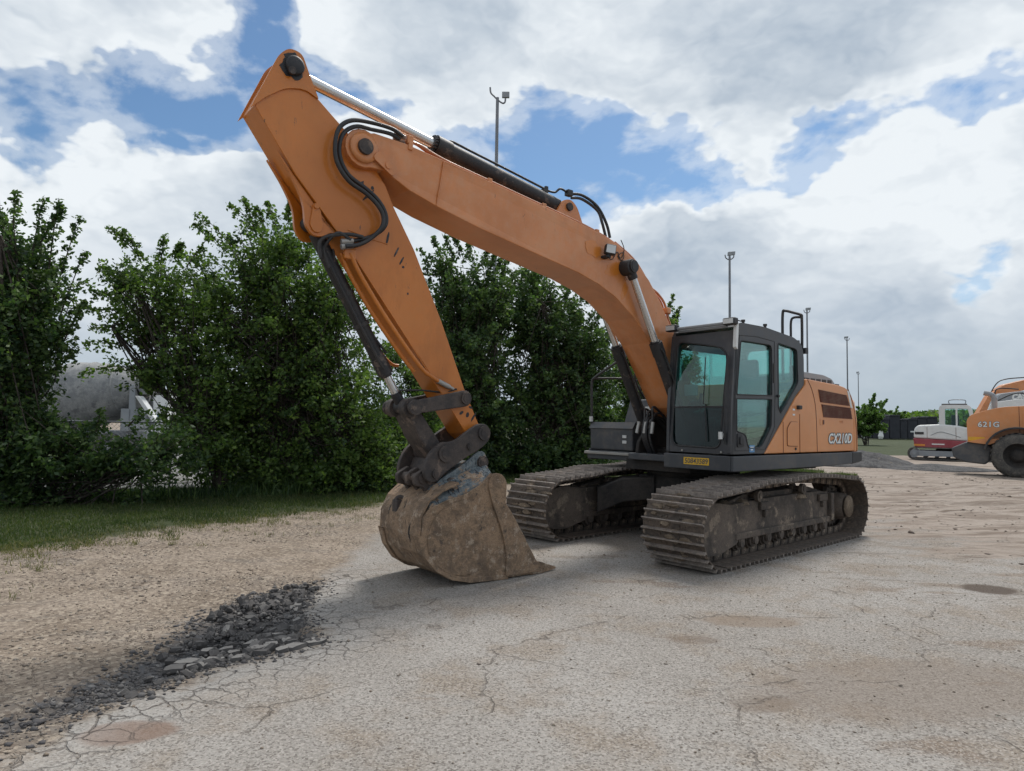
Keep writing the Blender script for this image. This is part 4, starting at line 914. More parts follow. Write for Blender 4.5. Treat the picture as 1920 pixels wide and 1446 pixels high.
# top of the housing
mb = MB().prism(rnd_poly([(-.82, 2.29), (-.90, 2.42), (-1.55, 2.405), (-1.82, 2.36), (-1.95, 2.26), (-.8, 2.25)], .05), .30, 1.20); mb.build('engine_hood', 'grey', house, bevel=.03)
mb = MB()
for k in range(5): mb.box(-1.0 - k * .17, -1.12 - k * .17, 1.198, 1.206, 2.285, 2.335)
mb.build('hood_vent', 'black', house)
MB().prism(rnd_poly([(-.74, 2.29), (-.745, 2.50), (-.80, 2.50), (-.98, 2.31)], .03), 1.10, 1.22).build('rail_foot', 'black', house, bevel=.02)
MB().box(-1.86, -1.96, .5, 1.25, 2.235, 2.285).build('hood_edge', 'black', house, bevel=.01)
mb = MB().tube([(-.83, 1.24, 2.36), (-.81, 1.26, 2.8), (-.79, 1.27, 3.16), (-.78, 1.26, 3.215), (-.78, 1.15, 3.26), (-.78, 1.03, 3.30), (-.78, .99, 3.27), (-.78, .985, 2.9), (-.80, .98, 2.3)], .02, res=4)
mb.tube([(-.79, 1.27, 3.18), (-.79, 1.16, 3.19), (-.79, 1.11, 3.14), (-.80, 1.10, 2.9), (-.8, 1.1, 2.4)], .018, res=4)
mb.box(-.85, -.77, 1.245, 1.33, 2.66, 2.74); mb.build('handrail', 'black', house)

# ---- right-hand front: tool box, fuel tank, rail
mb = MB().prism(rnd_poly([(.78, 1.23), (.78, 1.58), (.72, 1.64), (.05, 1.64), (.05, 1.23)], .03), -1.34, -.49)
tb = mb.build('tool_box', 'deck', EX, bevel=.02)
MB().prism([(.80, 1.56), (.735, 1.655), (.05, 1.655), (.05, 1.645), (.72, 1.643), (.785, 1.55)], -1.355, -.475).build('lid', 'deck', tb)
for zz in (1.36, 1.44): MB().box(.782, .79, -.68, -.60, zz - .022, zz + .022).build('small_lamp', 'lens', tb, bevel=.006)
MB().box(.70, .86, -1.40, -.5, 1.165, 1.205).build('step', 'steel', EX, bevel=.006)
mb = MB().prism(rnd_poly([(.02, 1.2), (.02, 1.66), (-.12, 2.03), (-1.1, 2.06), (-1.1, 1.2)], .04), -1.32, -.36); ft = mb.build('fuel_tank', 'deck', EX, bevel=.02)
MB().prism([(-.945, 1.80), (-.83, 1.80), (-.83, 1.91), (-.945, 1.91)], -.03, -.024, plane='yz', xf=Matrix.Translation((-.025, 0, 0))).build('tank_label', 'whitedecal', ft)
MB().box(.025, .03, -.62, -.37, 1.44, 1.62).build('warning_decal', 'whitedecal', ft)
MB().box(-.22, -.02, -.80, -.50, 2.05, 2.24).build('mirror', 'black', ft, bevel=.03)
mb = MB().tube([(.74, -1.35, 1.2), (.74, -1.36, 1.9), (.74, -1.36, 2.26), (.70, -1.32, 2.36), (.45, -1.1, 2.6), (.3, -1.0, 2.72)], .019, res=4)
mb.tube([(.72, -1.34, 2.34), (.45, -1.12, 2.345), (.2, -.95, 2.34)], .016, res=1).tube([(.3, -1.0, 2.72), (.2, -.9, 2.5), (.2, -.95, 2.34), (-.1, -1.0, 2.04)], .018, res=3)
mb.tube([(-.1, -1.2, 2.05), (-.1, -1.2, 2.34), (-.1, -.6, 2.36), (-.12, -.55, 2.24)], .014, res=2)
mb.build('safety_rail', 'black', EX)
MB().cyl((.76, -1.35, 1.66), (.76, -1.35, 1.74), .03).build('rail_lamp', 'lens', EX)

# ---- boom
BW = .25
bo_top = [(5.41, 4.395), (5.06, 4.385), (4.48, 4.315), (3.76, 4.22), (2.85, 4.105), (2.35, 4.03), (1.95, 3.93), (1.58, 3.755), (1.32, 3.56), (1.08, 3.30), (.76, 2.86), (.45, 2.32), (.16, 1.93)]
bo_bot = [(.16, 1.74), (.30, 1.67), (.50, 1.70), (.70, 1.86), (.98, 2.28), (1.30, 2.72), (1.62, 3.02), (1.99, 3.25), (2.30, 3.37), (2.66, 3.46), (3.35, 3.575), (4.12, 3.705), (4.70, 3.83), (5.02, 3.925), (5.30, 4.06)]
tipc = [(5.52 + .185 * cos(a), 4.215 + .185 * sin(a)) for a in np.linspace(-2.0, 2.0, 12)]
bpoly = bo_bot + [(x, z) for x, z in tipc] + bo_top
def bw_near(x, z): return np.interp(x, [.2, 1.4, 4.9, 5.2], [.24, BW, BW, .235])
mb = MB(); mb.prism(bpoly, lambda x, z: -bw_near(x, z), bw_near)
boom = mb.build('boom', 'orange', EX, bevel=.008)
mb = MB()                                            # weld line near the tip
mb.tube([(4.62, BW + .001, 4.32), (4.66, BW + .001, 4.05), (4.70, BW + .001, 3.84)], .007, n=5, res=1)
mb.build('weld_seam', 'orange', boom)
for sy_ in (1, -1):
    mb = MB().lathe([(0, .145), (.028, .145), (.03, .10), (.03, 0)], (5.52, sy_ * .237, 4.215), (0, sy_, 0), 30); mb.build('pin_boss', 'orange', boom)
    mb = MB().cyl((5.52, sy_ * .26, 4.215), (5.52, sy_ * .30, 4.215), .075, n=24).cyl((5.52, sy_ * .30, 4.215), (5.52, sy_ * .302, 4.215), .05, n=20); mb.build('pin', 'link', boom, bevel=.005)
    mb = MB().prism(rnd_poly([(5.44, 4.14), (5.38, 4.22), (5.16, 4.10), (5.22, 4.0)], .04), sy_ * .268 - .008, sy_ * .268 + .008); mb.cyl((5.27, sy_ * .27, 4.10), (5.27, sy_ * .285, 4.10), .035, n=18); mb.build('pin_lock', 'orange', boom)
# lug for the arm cylinder foot on top of the boom
for sy_ in (1, -1): MB().prism(rnd_poly([(2.95, 4.10), (2.80, 4.36), (2.66, 4.40), (2.55, 4.32), (2.40, 4.02)], .06), sy_ * .10 - .022, sy_ * .10 + .022).build('cylinder_lug', 'orange', boom, bevel=.006)
MB().cyl((2.70, -.15, 4.29), (2.70, .15, 4.29), .05).build('pin', 'link', boom)
for sy_ in (1, -1):
    mb = MB().lathe([(0, .10), (.16, .10), (.17, .085), (.17, 0)], (1.83, sy_ * (BW - .01), 3.64), (0, sy_, 0), 24); mb.cyl((1.83, sy_ * .40, 3.64), (1.83, sy_ * .44, 3.64), .055, n=16)
    mb.build('cylinder_pin', 'black', boom, bevel=.004)
# pipes along the top left edge
def on_top(x, dz=0.03): return float(np.interp(x, [p[0] for p in bo_top][::-1], [p[1] for p in bo_top][::-1])) + dz
for k, (yy, dz) in enumerate(((.21, .022), (.15, .030))):
    pts = [(x, yy, on_top(x, dz)) for x in (4.55, 4.2, 3.6, 3.0, 2.5, 2.1, 1.8, 1.55)]
    st_ = [(5.12, yy, 4.42 + .035 * k), (5.0, yy, 4.43 + .035 * k), (4.88, yy, 4.425 + .03 * k), (4.74, yy, 4.385 + .02 * k)]
    MB().tube(st_ + pts, .017, n=8, res=4).build('hydraulic_pipe', 'hosepipe', boom)
MB().box(4.98, 5.05, .10, .25, 4.395, 4.485).box(4.99, 5.04, .2, .258, 4.33, 4.42).build('pipe_clamp', 'orange', boom, bevel=.01)
for x in (4.0, 3.2, 2.3): MB().box(x - .03, x + .03, .13, .235, on_top(x, 0), on_top(x, .05)).build('pipe_clamp', 'orange', boom, bevel=.006)
for k in range(2):
    yy = .20 - .05 * k
    MB().tube([(1.95, yy, 3.97 + .02 * k), (1.6, yy, 3.82), (1.38, yy, 3.64), (1.26, yy, 3.50), (1.08, yy, 3.42), (.93, yy, 3.30), (.85, yy, 3.10), (.74, yy, 2.9), (.6, yy, 2.6)], .017, n=8, res=5).build('hydraulic_pipe', 'hosepipe', boom)
MB().box(.86, .94, .12, .26, 3.16, 3.24).build('pipe_clamp', 'orange', boom, bevel=.01)
# work light on the side of the boom
mb = MB().box(-.06, .06, -.045, .045, -.055, .055); 
wl = mb.build('work_light', 'black', boom, bevel=.015); wl.location = (2.20, BW + .10, 3.80); wl.rotation_euler = (R(0), R(-8), R(-30)); wl.scale = (1.15, 1, 1.15)
MB().box(-.05, .05, .046, .050, -.043, .043).build('light_lens', 'lens', wl)
MB().box(2.18, 2.26, BW, BW + .10, 3.70, 3.73).cyl((2.22, BW + .09, 3.71), (2.22, BW + .09, 3.76), .02).build('lamp_bracket', 'black', boom, bevel=.004)
MB().tube([(2.18, BW + .05, 3.72), (2.06, BW + .01, 3.72), (1.97, BW + .01, 3.83), (1.92, BW + .012, 3.76), (1.86, BW + .01, 3.80), (1.84, BW + .01, 3.90), (1.90, BW + .01, 4.0)], .006, n=5).tube([(1.93, BW + .01, 3.80), (1.88, BW + .012, 3.84), (1.84, BW + .012, 3.80), (1.87, BW + .012, 3.74), (1.93, BW + .01, 3.75), (1.95, BW + .01, 3.79)], .005, n=5).build('lamp_wire', 'hose', boom)

def patch(cx, cz, rx, rz, seed, mat, par, y, rot=0.0):
    r_ = random.Random(seed); pts = []
    for a in np.linspace(0, 2 * pi, 26, endpoint=False):
        k = r_.uniform(.86, 1.08); x, z = rx * k * cos(a), rz * k * sin(a); pts.append((cx + x * cos(rot) - z * sin(rot), cz + x * sin(rot) + z * cos(rot)))
    return MB().prism(pts, y, y + .0015).build('saturated_patch' if mat == 'saturated' else 'paint_chip', mat, par)
M['saturated'] = paint('saturated_orange_paint', (.58, .185, .022), dust=(.5, .25, .1), dust_amt=.12, rough=.3, coat=.4)
patch(2.40, 3.80, .15, .10, 1, 'saturated', boom, BW + .0005, .2); patch(2.02, 3.60, .17, .09, 2, 'saturated', boom, BW + .0005, -.4); patch(1.80, 3.38, .05, .17, 3, 'saturated', boom, BW + .0005, .45)  # three patches of more saturated orange on the boom side

# ---- hydraulic cylinders
def cylinder(name, p0, p1, rb, rr_, frac, label=None, barmat='cyl', pin_w=.1, collar=True):
    """p0 foot pin, p1 rod pin"""
    p0, p1 = Vector(p0), Vector(p1); d = (p1 - p0).normalized(); L = (p1 - p0).length; q = p0 + d * L * frac
    mb = MB().cyl(p0 + d * .10, q, rb, n=28); mb.cyl(q - d * .16, q + d * .02, rb * 1.12, n=28); mb.cyl(q + d * .02, q + d * .045, rb * .85, n=24)
    mb.cyl(p0 - Vector((0, pin_w, 0)), p0 + Vector((0, pin_w, 0)), rb * 1.0, n=24)
    o = mb.build(name, barmat, EX, bevel=.006, label=label)
    MB().cyl(q + d * .04, p1 - d * .06, rr_, n=24).build('rod', 'chrome', o)
    MB().cyl(p1 - Vector((0, pin_w * .9, 0)), p1 + Vector((0, pin_w * .9, 0)), rr_ * 1.7, n=24).cyl(p1 - d * .16, p1 - d * .05, rr_ * 1.35, n=20).build('rod_eye', barmat, o, bevel=.004)
    return o
for sy_ in (1, -1):
    c = cylinder('boom_cylinder', (.47, sy_ * .345, 1.24), (1.83, sy_ * .345, 3.64), .078, .046, .605)
    MB().tube([(1.30, sy_ * .345 + .10, 2.62), (1.2, sy_ * .345 + .105, 2.5), (1.0, sy_ * .345 + .105, 2.14), (.7, sy_ * .345 + .10, 1.62)], .013, n=6).build('side_pipe', 'black', c)
ac = cylinder('arm_cylinder', (2.70, 0, 4.29), (6.18, 0, 4.84), .095, .056, .535, pin_w=.07)
MB().tube([(4.47, .03, 4.60), (4.40, .03, 4.665), (4.28, .03, 4.655), (4.15, .03, 4.635), (3.6, .03, 4.555), (2.95, .03, 4.455)], .014, n=7).box(3.0, 3.06, 0, .06, 4.38, 4.46).box(2.98, 3.02, .02, .05, 4.40, 4.5).build('side_pipe', 'black', ac)
MB().tube([(2.95, .03, 4.455), (2.86, .04, 4.46), (2.78, .05, 4.52), (2.66, .05, 4.50)], .014, n=7).box(2.60, 2.68, .02, .09, 4.46, 4.53).build('pipe_elbow', 'black', ac)
mb = MB()
for i in range(16):
    a = 2 * pi * i / 16; d = (Vector((6.18, 0, 4.84)) - Vector((2.70, 0, 4.29))).normalized(); q = Vector((2.70, 0, 4.29)) + d * (3.523 * .535 + .025); u = Vector((-d.z, 0, d.x))
    p = q + (u * cos(a) + Vector((0, 1, 0)) * sin(a)) * .082; mb.cyl(p, p + d * .03, .014, n=6, smooth=False)
mb.build('gland_bolts', 'black', ac)
bc = cylinder('bucket_cylinder', (5.92, 0, 3.46), (4.90, 0, 1.77), .070, .040, .80, pin_w=.08)
d = (Vector((4.90, 0, 1.77)) - Vector((5.92, 0, 3.46))).normalized()
mb = MB()
for t in (.72, 1.05): q = Vector((5.92, 0, 3.46)) + d * t; mb.cyl(q - d * .02, q + d * .02, .083, n=24)
mb.tube([Vector((5.86, .08, 3.30)), Vector((5.74, .085, 3.06)), Vector((5.45, .085, 2.58)), Vector((5.22, .08, 2.22)), Vector((5.14, .05, 2.12))], .016, n=7)
mb.build('side_pipe', 'black', bc)
# black hoses
HP = [[(5.10, 4.42), (5.24, 4.435), (5.44, 4.42), (5.60, 4.40), (5.72, 4.31), (5.765, 4.18), (5.75, 4.04), (5.66, 3.91), (5.49, 3.83), (5.35, 3.74), (5.27, 3.62), (5.28, 3.50), (5.38, 3.40), (5.54, 3.33), (5.66, 3.29)],
      [(5.10, 4.455), (5.24, 4.475), (5.46, 4.47), (5.66, 4.43), (5.78, 4.33), (5.82, 4.18), (5.80, 4.00), (5.68, 3.85), (5.50, 3.77), (5.37, 3.68), (5.31, 3.58), (5.33, 3.47), (5.42, 3.36), (5.54, 3.28), (5.67, 3.24)]]
for k, hp_ in enumerate(HP):
    n_ = len(hp_); MB().tube([(x, (.20, .22)[k] + .09 * math.sin(pi * min(1, i / 3)) * .5 + (.045 if 2 < i < n_ - 3 else 0) + .01 * k, z) for i, (x, z) in enumerate(hp_)], .021, n=8, res=6).build('hydraulic_hose', 'hose', boom)
    MB().cyl((hp_[0][0] - .03, (.20, .22)[k], hp_[0][1] - .005), (hp_[1][0] - .06, (.20, .22)[k], hp_[1][1] - .005), .026, n=10).build('hose_ferrule', 'hoseo', boom)
for xx, zz in ((5.64, 3.295), (5.64, 3.25)): MB().cyl((xx - .05, .215, zz + .015), (xx + .06, .20, zz - .012), .028, n=10).build('hose_ferrule', 'steel', boom)
MB().tube([(5.50, .235, 3.36), (5.64, .23, 3.36), (5.80, .16, 3.33), (5.87, .12, 3.27), (5.85, .09, 3.13)], .018, n=8).tube([(5.62, .23, 3.31), (5.74, .2, 3.36), (5.82, .10, 3.22), (5.76, .09, 3.05)], .016, n=8).build('hydraulic_hose', 'hose', boom)
for k in range(2):
    MB().tube([(2.63, .05 + .04 * k, 4.49 - .06 * k), (2.45, .10, 4.50 - .05 * k), (2.22, .14, 4.40 - .05 * k), (2.08 + .08 * k, .17, 4.20), (2.02 + .08 * k, .18, 4.02)], .019, n=8).build('hydraulic_hose', 'hose', boom)
rr = random.Random(4)
for k in range(6):
    y0_ = rr.uniform(-.22, .30); x0_ = .95 - .05 * k
    MB().tube([(.35, y0_, 1.5), (.62 + .05 * k, y0_, 1.72 + .03 * k), (.92, y0_ * .8, 1.70), (.98, y0_ * .7, 1.45), (.85, y0_ * .6, 1.20)], .018, n=7).build('hydraulic_hose', 'hose', EX)
for k in range(3): MB().cyl((.93 + .02 * k, -.24 + .14 * k, 1.66), (.98 + .01 * k, -.24 + .14 * k, 1.50), .026, n=10).build('hose_sleeve', 'steel', EX)

# ---- arm (dipper)
AW = .165
arm_poly = [(6.52, 4.35), (6.30, 4.86), (6.25, 4.90), (6.18, 4.905), (6.11, 4.86), (6.06, 4.72), (6.00, 4.62), (5.86, 4.51), (5.64, 4.34), (5.44, 4.18), (5.24, 3.94), (5.14, 3.74), (4.90, 3.36), (4.55, 2.66), (4.25, 1.98), (4.06, 1.62), (3.98, 1.50), (4.02, 1.43), (4.12, 1.42),
            (4.22, 1.50), (4.74, 2.19), (5.20, 2.74), (5.64, 3.30), (5.95, 3.62), (6.15, 3.84)]
mb = MB().prism(arm_poly, -AW, AW); arm = mb.build('arm', 'arm', EX, bevel=.006)
for sy_ in (1, -1):                                  # top ear plates, lapped over the side sheet
    MB().prism(rnd_poly([(6.56, 4.30), (6.33, 4.86), (6.24, 4.955), (6.12, 4.945), (6.05, 4.78), (5.95, 4.57), (6.08, 4.625), (6.26, 4.58), (6.44, 4.43)], [.01, .1, .12, .12, .06, .02, .15, .15, .02], 5), sy_ * (AW + .008) - .009, sy_ * (AW + .008) + .009).build('ear_plate', 'arm', arm, bevel=.003)
    mb = MB().lathe([(0, .085), (.04, .085), (.05, .07), (.05, 0)], (6.19, sy_ * (AW + .01), 4.80), (0, sy_, 0), 24); mb.build('pin', 'cyl', arm)
    rr = random.Random(8); gp = [(6.20 + .125 * cos(a) * rr.uniform(.7, 1.1), 4.795 + .13 * sin(a) * rr.uniform(.75, 1.1)) for a in np.linspace(0, 2 * pi, 22, endpoint=False)]
    MB().prism(gp, sy_ * (AW + .017), sy_ * (AW + .0195)).build('grease_patch', 'cyl', arm)
    MB().cyl((6.225, sy_ * (AW + .05), 4.73), (6.225, sy_ * (AW + .075), 4.73), .035, n=14).build('pin_bolt', 'link', arm)
    # lug plates that carry the bucket cylinder
    lug = rnd_poly([(6.32, 4.02), (6.16, 3.80), (6.05, 3.60), (6.03, 3.40), (5.96, 3.31), (5.86, 3.31), (5.78, 3.37), (5.68, 3.36), (5.72, 3.34), (6.0, 3.66)], [.05, .1, .1, .08, .06, .06, .03, .02, .02, .1], 4)
    MB().prism(lug, sy_ * .125 - .02, sy_ * .125 + .02).build('cylinder_lug', 'arm', arm, bevel=.005)
    MB().prism(rnd_poly([(5.86, 3.40), (5.90, 3.60), (5.96, 3.61), (5.99, 3.40), (5.95, 3.34), (5.89, 3.34)], .035), sy_ * .152 - .008, sy_ * .152 + .008).cyl((5.935, sy_ * .15, 3.58), (5.935, sy_ * .175, 3.58), .025, n=14).build('pin_lock', 'arm', arm, bevel=.003)
MB().tube([(6.47, AW + .001, 4.28), (6.14, AW + .001, 3.83), (5.65, AW + .001, 3.30), (5.0, AW + .001, 2.5), (4.24, AW + .001, 1.54)], .006, n=5, res=1).tube([(5.62, AW + .001, 3.42), (5.4, AW + .001, 3.38), (5.2, AW + .001, 3.36)], .006, n=5).build('weld_seam', 'arm', arm)
for k, yy in enumerate((AW + .022, AW - .05)):
    MB().tube([(5.60 + .06 * k, yy, 3.20), (5.50 + .07 * k, yy, 3.02), (5.28 + .08 * k, yy, 2.72), (5.10 + .08 * k, yy, 2.50), (4.90 + .08 * k, yy, 2.27), (4.76 + .08 * k, yy, 2.13), (4.66, yy + .01, 2.07), (4.56, yy + .01, 2.02)][: 8 if k == 0 else 6], .022, n=8, res=4).build('arm_pipe', 'arm', arm)
MB().cyl((4.60, AW + .03, 2.04), (4.46, AW + .03, 1.985), .026, n=12).cyl((4.47, AW + .03, 1.99), (4.41, AW + .03, 1.965), .018, n=8).build('coupling', 'steel', arm)
MB().box(5.54, 5.66, AW - .02, AW + .03, 3.14, 3.24).build('pipe_clamp', 'arm', arm, bevel=.01)
# far-side pipe and chain of hoses under the arm
MB().tube([(5.66, -.14, 3.2), (5.45, -.15, 2.86), (5.1, -.16, 2.36), (4.95, -.17, 2.22), (4.86, -.17, 2.20)], .018, n=7).build('arm_pipe', 'arm', arm)
MB().tube([(5.72, .06, 3.24), (5.60, .05, 2.90), (5.30, .05, 2.50), (5.12, .04, 2.30)], .012, n=6).build('hydraulic_hose', 'hose', arm)
MB().lathe([(-.01, .10), (.35, .10)], (4.02, -.17, 1.50), (0, 1, 0), 24).build('tip_boss', 'link', arm)

for i, (cx, cz, rx, rz, ro) in enumerate([(5.50, 3.88, .018, .05, .5), (5.42, 3.80, .014, .085, .75), (5.38, 3.88, .016, .02, 0), (5.20, 3.42, .012, .07, .2), (5.10, 3.30, .010, .06, .45), (5.04, 3.22, .010, .05, .5), (5.02, 3.16, .014, .012, 0), (4.96, 2.9, .01, .012, 0), (4.18, 1.85, .012, .05, .5), (4.2, 1.7, .02, .03, .3), (4.12, 1.68, .012, .06, .6), (4.28, 1.72, .016, .03, 1.0), (4.16, 1.78, .03, .012, .3)]):
    patch(cx, cz, rx, rz, 20 + i, 'cyl', arm, AW + .0005, ro)
# ---- linkage
def bar(name, p0, p1, w0, w1, y0, y1, mat='link', par=None, bevel=.012):
    p0, p1 = Vector((p0[0], p0[1])), Vector((p1[0], p1[1])); d = (p1 - p0).normalized(); n2_ = Vector((-d.y, d.x)); pts = []
    for a in np.linspace(pi / 2, 3 * pi / 2, 9): pts.append(tuple(p0 + d * cos(a) * w0 + n2_ * sin(a) * w0))
    for a in np.linspace(-pi / 2, pi / 2, 9): pts.append(tuple(p1 + d * cos(a) * w1 + n2_ * sin(a) * w1))
    return MB().prism(pts, y0, y1).build(name, mat, par or EX, bevel=bevel)
J1 = (4.90, 1.76); J2 = (4.29, 1.87); J3 = (4.55, 1.30); J4 = (4.07, 1.51)
for sy_ in (1, -1):
    o = bar('side_link', J1, J2, .065, .085, min(sy_ * .20, sy_ * .25), max(sy_ * .20, sy_ * .25))
    MB().cyl((J2[0], sy_ * .25, J2[1]), (J2[0], sy_ * .275, J2[1]), .062, n=20).cyl((J2[0], sy_ * .275, J2[1]), (J2[0], sy_ * .28, J2[1]), .04, n=16).build('pin', 'link', o, bevel=.004)
    MB().cyl((J1[0], sy_ * .25, J1[1]), (J1[0], sy_ * .285, J1[1]), .075, n=20).cyl((J1[0], sy_ * .285, J1[1]), (J1[0], sy_ * .29, J1[1]), .045, n=16).build('pin', 'link', o, bevel=.004)
hl = MB()
for sy_ in (1, -1):
    hl.cyl((J1[0], sy_ * .09, J1[1]), (J1[0], sy_ * .195, J1[1]), .095, n=24)
d = Vector((J3[0] - J1[0], J3[1] - J1[1])).normalized(); q = Vector((-d.y, d.x))
pp = [Vector(J1) + q * .05 + d * .05, Vector(J1) - q * .085 + d * .02, Vector(J3) - q * .085, Vector(J3) + q * .085, Vector(J1).lerp(Vector(J3), .55) + q * .09]
hl.prism([tuple(p) for p in pp], -.15, .15); hl.cyl((J3[0], -.20, J3[1]), (J3[0], .20, J3[1]), .085, n=24)
hl.build('bucket_link', 'link', EX, bevel=.02)
MB().tube([(4.98, .08, 1.93), (4.75, .12, 1.94), (4.5, .15, 1.93), (4.35, .17, 1.97)], .010, n=6).build('hydraulic_hose', 'hose', EX)

# ---- quick coupler
qp = rnd_poly([(4.60, 1.415), (4.44, 1.42), (4.27, 1.53), (4.13, 1.61), (4.02, 1.60), (3.965, 1.52), (3.99, 1.43), (4.10, 1.34), (4.30, 1.25), (4.52, 1.12), (4.66, 1.01), (4.75, 1.02), (4.80, 1.12), (4.77, 1.23), (4.71, 1.33)], [.03, .08, .08, .08, .06, .06, .05, .05, .1, .05, .05, .05, .05, .05, .05], 4)
qc = MB()
for sy_ in (1, -1): qc.prism(qp, sy_ * .255 - .028, sy_ * .255 + .028)
qc.prism([(4.15, 1.34), (4.35, 1.40), (4.62, 1.24), (4.70, 1.08), (4.5, 1.14), (4.2, 1.29)], -.225, .225)
quick = qc.build('quick_coupler', 'link', EX, bevel=.01)
for (x, z), r_ in ((J4, .075), (J3, .085), ((4.25, 1.37), .035), ((4.66, 1.10), .045)):
    for sy_ in (1, -1): MB().cyl((x, sy_ * .283, z), (x, sy_ * .305, z), r_, n=22).cyl((x, sy_ * .305, z), (x, sy_ * .31, z), r_ * .62, n=18).build('pin', 'link', quick, bevel=.004)
mb = MB()
for yy in (-.20, -.02, .14):
    mb.prism(rnd_poly([(4.72, 1.16), (4.86, 1.08), (4.84, .98), (4.74, .96), (4.70, .86), (4.60, .80), (4.52, .86), (4.56, 1.0)], .03), yy, yy + .06)
mb.cyl((4.76, -.22, 1.05), (4.76, .22, 1.05), .05).cyl((4.62, -.22, .88), (4.62, .22, .88), .045); mb.build('latch_hook', 'link', quick, bevel=.01)

# ---- bucket
def bhw(x, z): return float(np.interp(x, [3.3, 4.0, 4.6, 4.92], [.515, .505, .45, .39]))
out_ = [(3.44, .012), (3.60, .012), (3.9, .012), (4.10, .02), (4.35, .03), (4.55, .08), (4.72, .18), (4.85, .34), (4.91, .52), (4.90, .70), (4.82, .85), (4.68, .95), (4.5, 1.02)]
inn_ = [(x + (4.2 - x) * .035, z + (.55 - z) * .045 + .0) for x, z in out_]
shell = MB(); K = len(out_); vs = []
for (x, z), (xi, zi) in zip(out_, inn_):
    w = bhw(x, z); vs += [(x, -w, z), (x, w, z), (xi, w, zi), (xi, -w, zi)]
shell.add(vs, [(i * 4 + k, i * 4 + (k + 1) % 4, (i + 1) * 4 + (k + 1) % 4, (i + 1) * 4 + k) for i in range(K - 1) for k in range(4)] + [(0, 1, 2, 3), (4 * K - 1, 4 * K - 2, 4 * K - 3, 4 * K - 4)], smooth=False)
bucket = shell.build('bucket', 'bucket', EX, bevel=.004)
bucket['label'] = 'mud-caked digging bucket with one pointed tooth on each lip corner'
sidep = [(3.50, .06), (3.66, .40), (3.86, .70), (3.93, .78), (3.92, 1.00), (4.00, 1.08), (4.12, 1.10), (4.24, .99), (4.42, .90), (4.62, .85), (4.80, .78), (4.87, .70), (4.88, .52), (4.82, .36), (4.70, .20), (4.53, .10), (4.34, .055), (4.10, .045), (3.9, .04)]
for sy_ in (1, -1):
    mb = MB().prism(sidep, (lambda x, z, s=sy_: s * (bhw(x, z) - .028)), (lambda x, z, s=sy_: s * bhw(x, z) + s * .002)); mb.build('side_plate', 'bucket', bucket, bevel=.006)
    # raised cutter plate along the front edge
    cut = rnd_poly([(3.44, .03), (3.70, .43), (3.90, .72), (3.955, .80), (3.94, 1.02), (4.00, 1.09), (4.11, 1.11), (4.17, 1.0), (4.12, .82), (3.99, .52), (3.92, .25), (3.93, .035)], [.02, .03, .05, .05, .05, .05, .05, .1, .1, .1, .1, .02])
    mb = MB().prism(cut, (lambda x, z, s=sy_: s * bhw(x, z)), (lambda x, z, s=sy_: s * (bhw(x, z) + .022))); mb.build('side_cutter', 'bucket', bucket, bevel=.006)
    # heel wear strip following the shell
    vs = []
    for x, z in out_[2:9]:
        w = bhw(x, z); n_ = Vector((x - 4.2, z - .55)).normalized() * .016
        vs += [(x + n_.x, sy_ * (w + .012), z + max(n_.y, -.012)), (x + n_.x, sy_ * (w - .09), z + max(n_.y, -.012)), (x - n_.x * 2.4, sy_ * (w - .09), z - n_.y * 2.4), (x - n_.x * 2.4, sy_ * (w + .012), z - n_.y * 2.4)]
    mb = MB().add(vs, [(i * 4 + k, i * 4 + (k + 1) % 4, (i + 1) * 4 + (k + 1) % 4, (i + 1) * 4 + k) for i in range(6) for k in range(4)] + [(0, 1, 2, 3), (27, 26, 25, 24)]); mb.build('wear_strip', 'bucket', bucket, bevel=.004)
    # round end cap seen on the near side
    cap = [(4.42 + .40 * cos(a), .47 + .37 * sin(a)) for a in np.linspace(0, 2 * pi, 40, endpoint=False)]
    cap = [(x, max(z, .10)) for x, z in cap]
    mb = MB().prism(cap, (lambda x, z, s=sy_: s * (bhw(x, z) + .001)), (lambda x, z, s=sy_: s * (bhw(x, z) + .010))); mb.build('wear_plate', 'bucket', bucket, bevel=.006)
    # ears
    ear = rnd_poly([(3.99, 1.06), (3.985, 1.22), (4.04, 1.32), (4.13, 1.31), (4.26, 1.21), (4.46, 1.10), (4.60, 1.03), (4.70, .90), (4.82, .74), (4.60, .70), (4.2, .80)], [.05, .07, .08, .06, .1, .08, .05, .05, .02, .02, .02], 4)
    MB().prism(ear, sy_ * .235 - .02, sy_ * .235 + .02).build('ear', 'ear', bucket, bevel=.006)
    for (x, z) in ((4.065, 1.20), (4.46, .99)): MB().cyl((x, sy_ * .255, z), (x, sy_ * .285, z), .065, n=22).cyl((x, sy_ * .285, z), (x, sy_ * .29, z), .04, n=16).build('pin', 'link', bucket, bevel=.005)
# top torque tube plate between the ears and the sides (the sloping brown shoulder)
vs = [(4.08, -.49, 1.06), (4.08, .49, 1.06), (4.02, .245, 1.20), (4.02, -.245, 1.20), (4.80, -.405, .80), (4.80, .405, .80), (4.66, .245, .99), (4.66, -.245, .99), (4.08, -.49, 1.0), (4.08, .49, 1.0), (4.80, -.40, .74), (4.80, .40, .74)]
MB().add(vs, [(1, 5, 6, 2), (0, 3, 7, 4), (3, 2, 6, 7), (0, 1, 2, 3), (4, 7, 6, 5), (0, 4, 10, 8), (1, 9, 11, 5), (8, 10, 11, 9), (0, 8, 9, 1), (4, 5, 11, 10)]).build('top_plate', 'ear2', bucket, bevel=.006)
mb = MB().lathe([(0, .065), (.03, .065), (.035, .03), (.0, .03)], (4.84, -.10, .80), (0.5, .8, .2), 18).box(4.78, 4.9, -.16, -.06, .68, .82); mb.build('lifting_eye', 'link', bucket, bevel=.01)
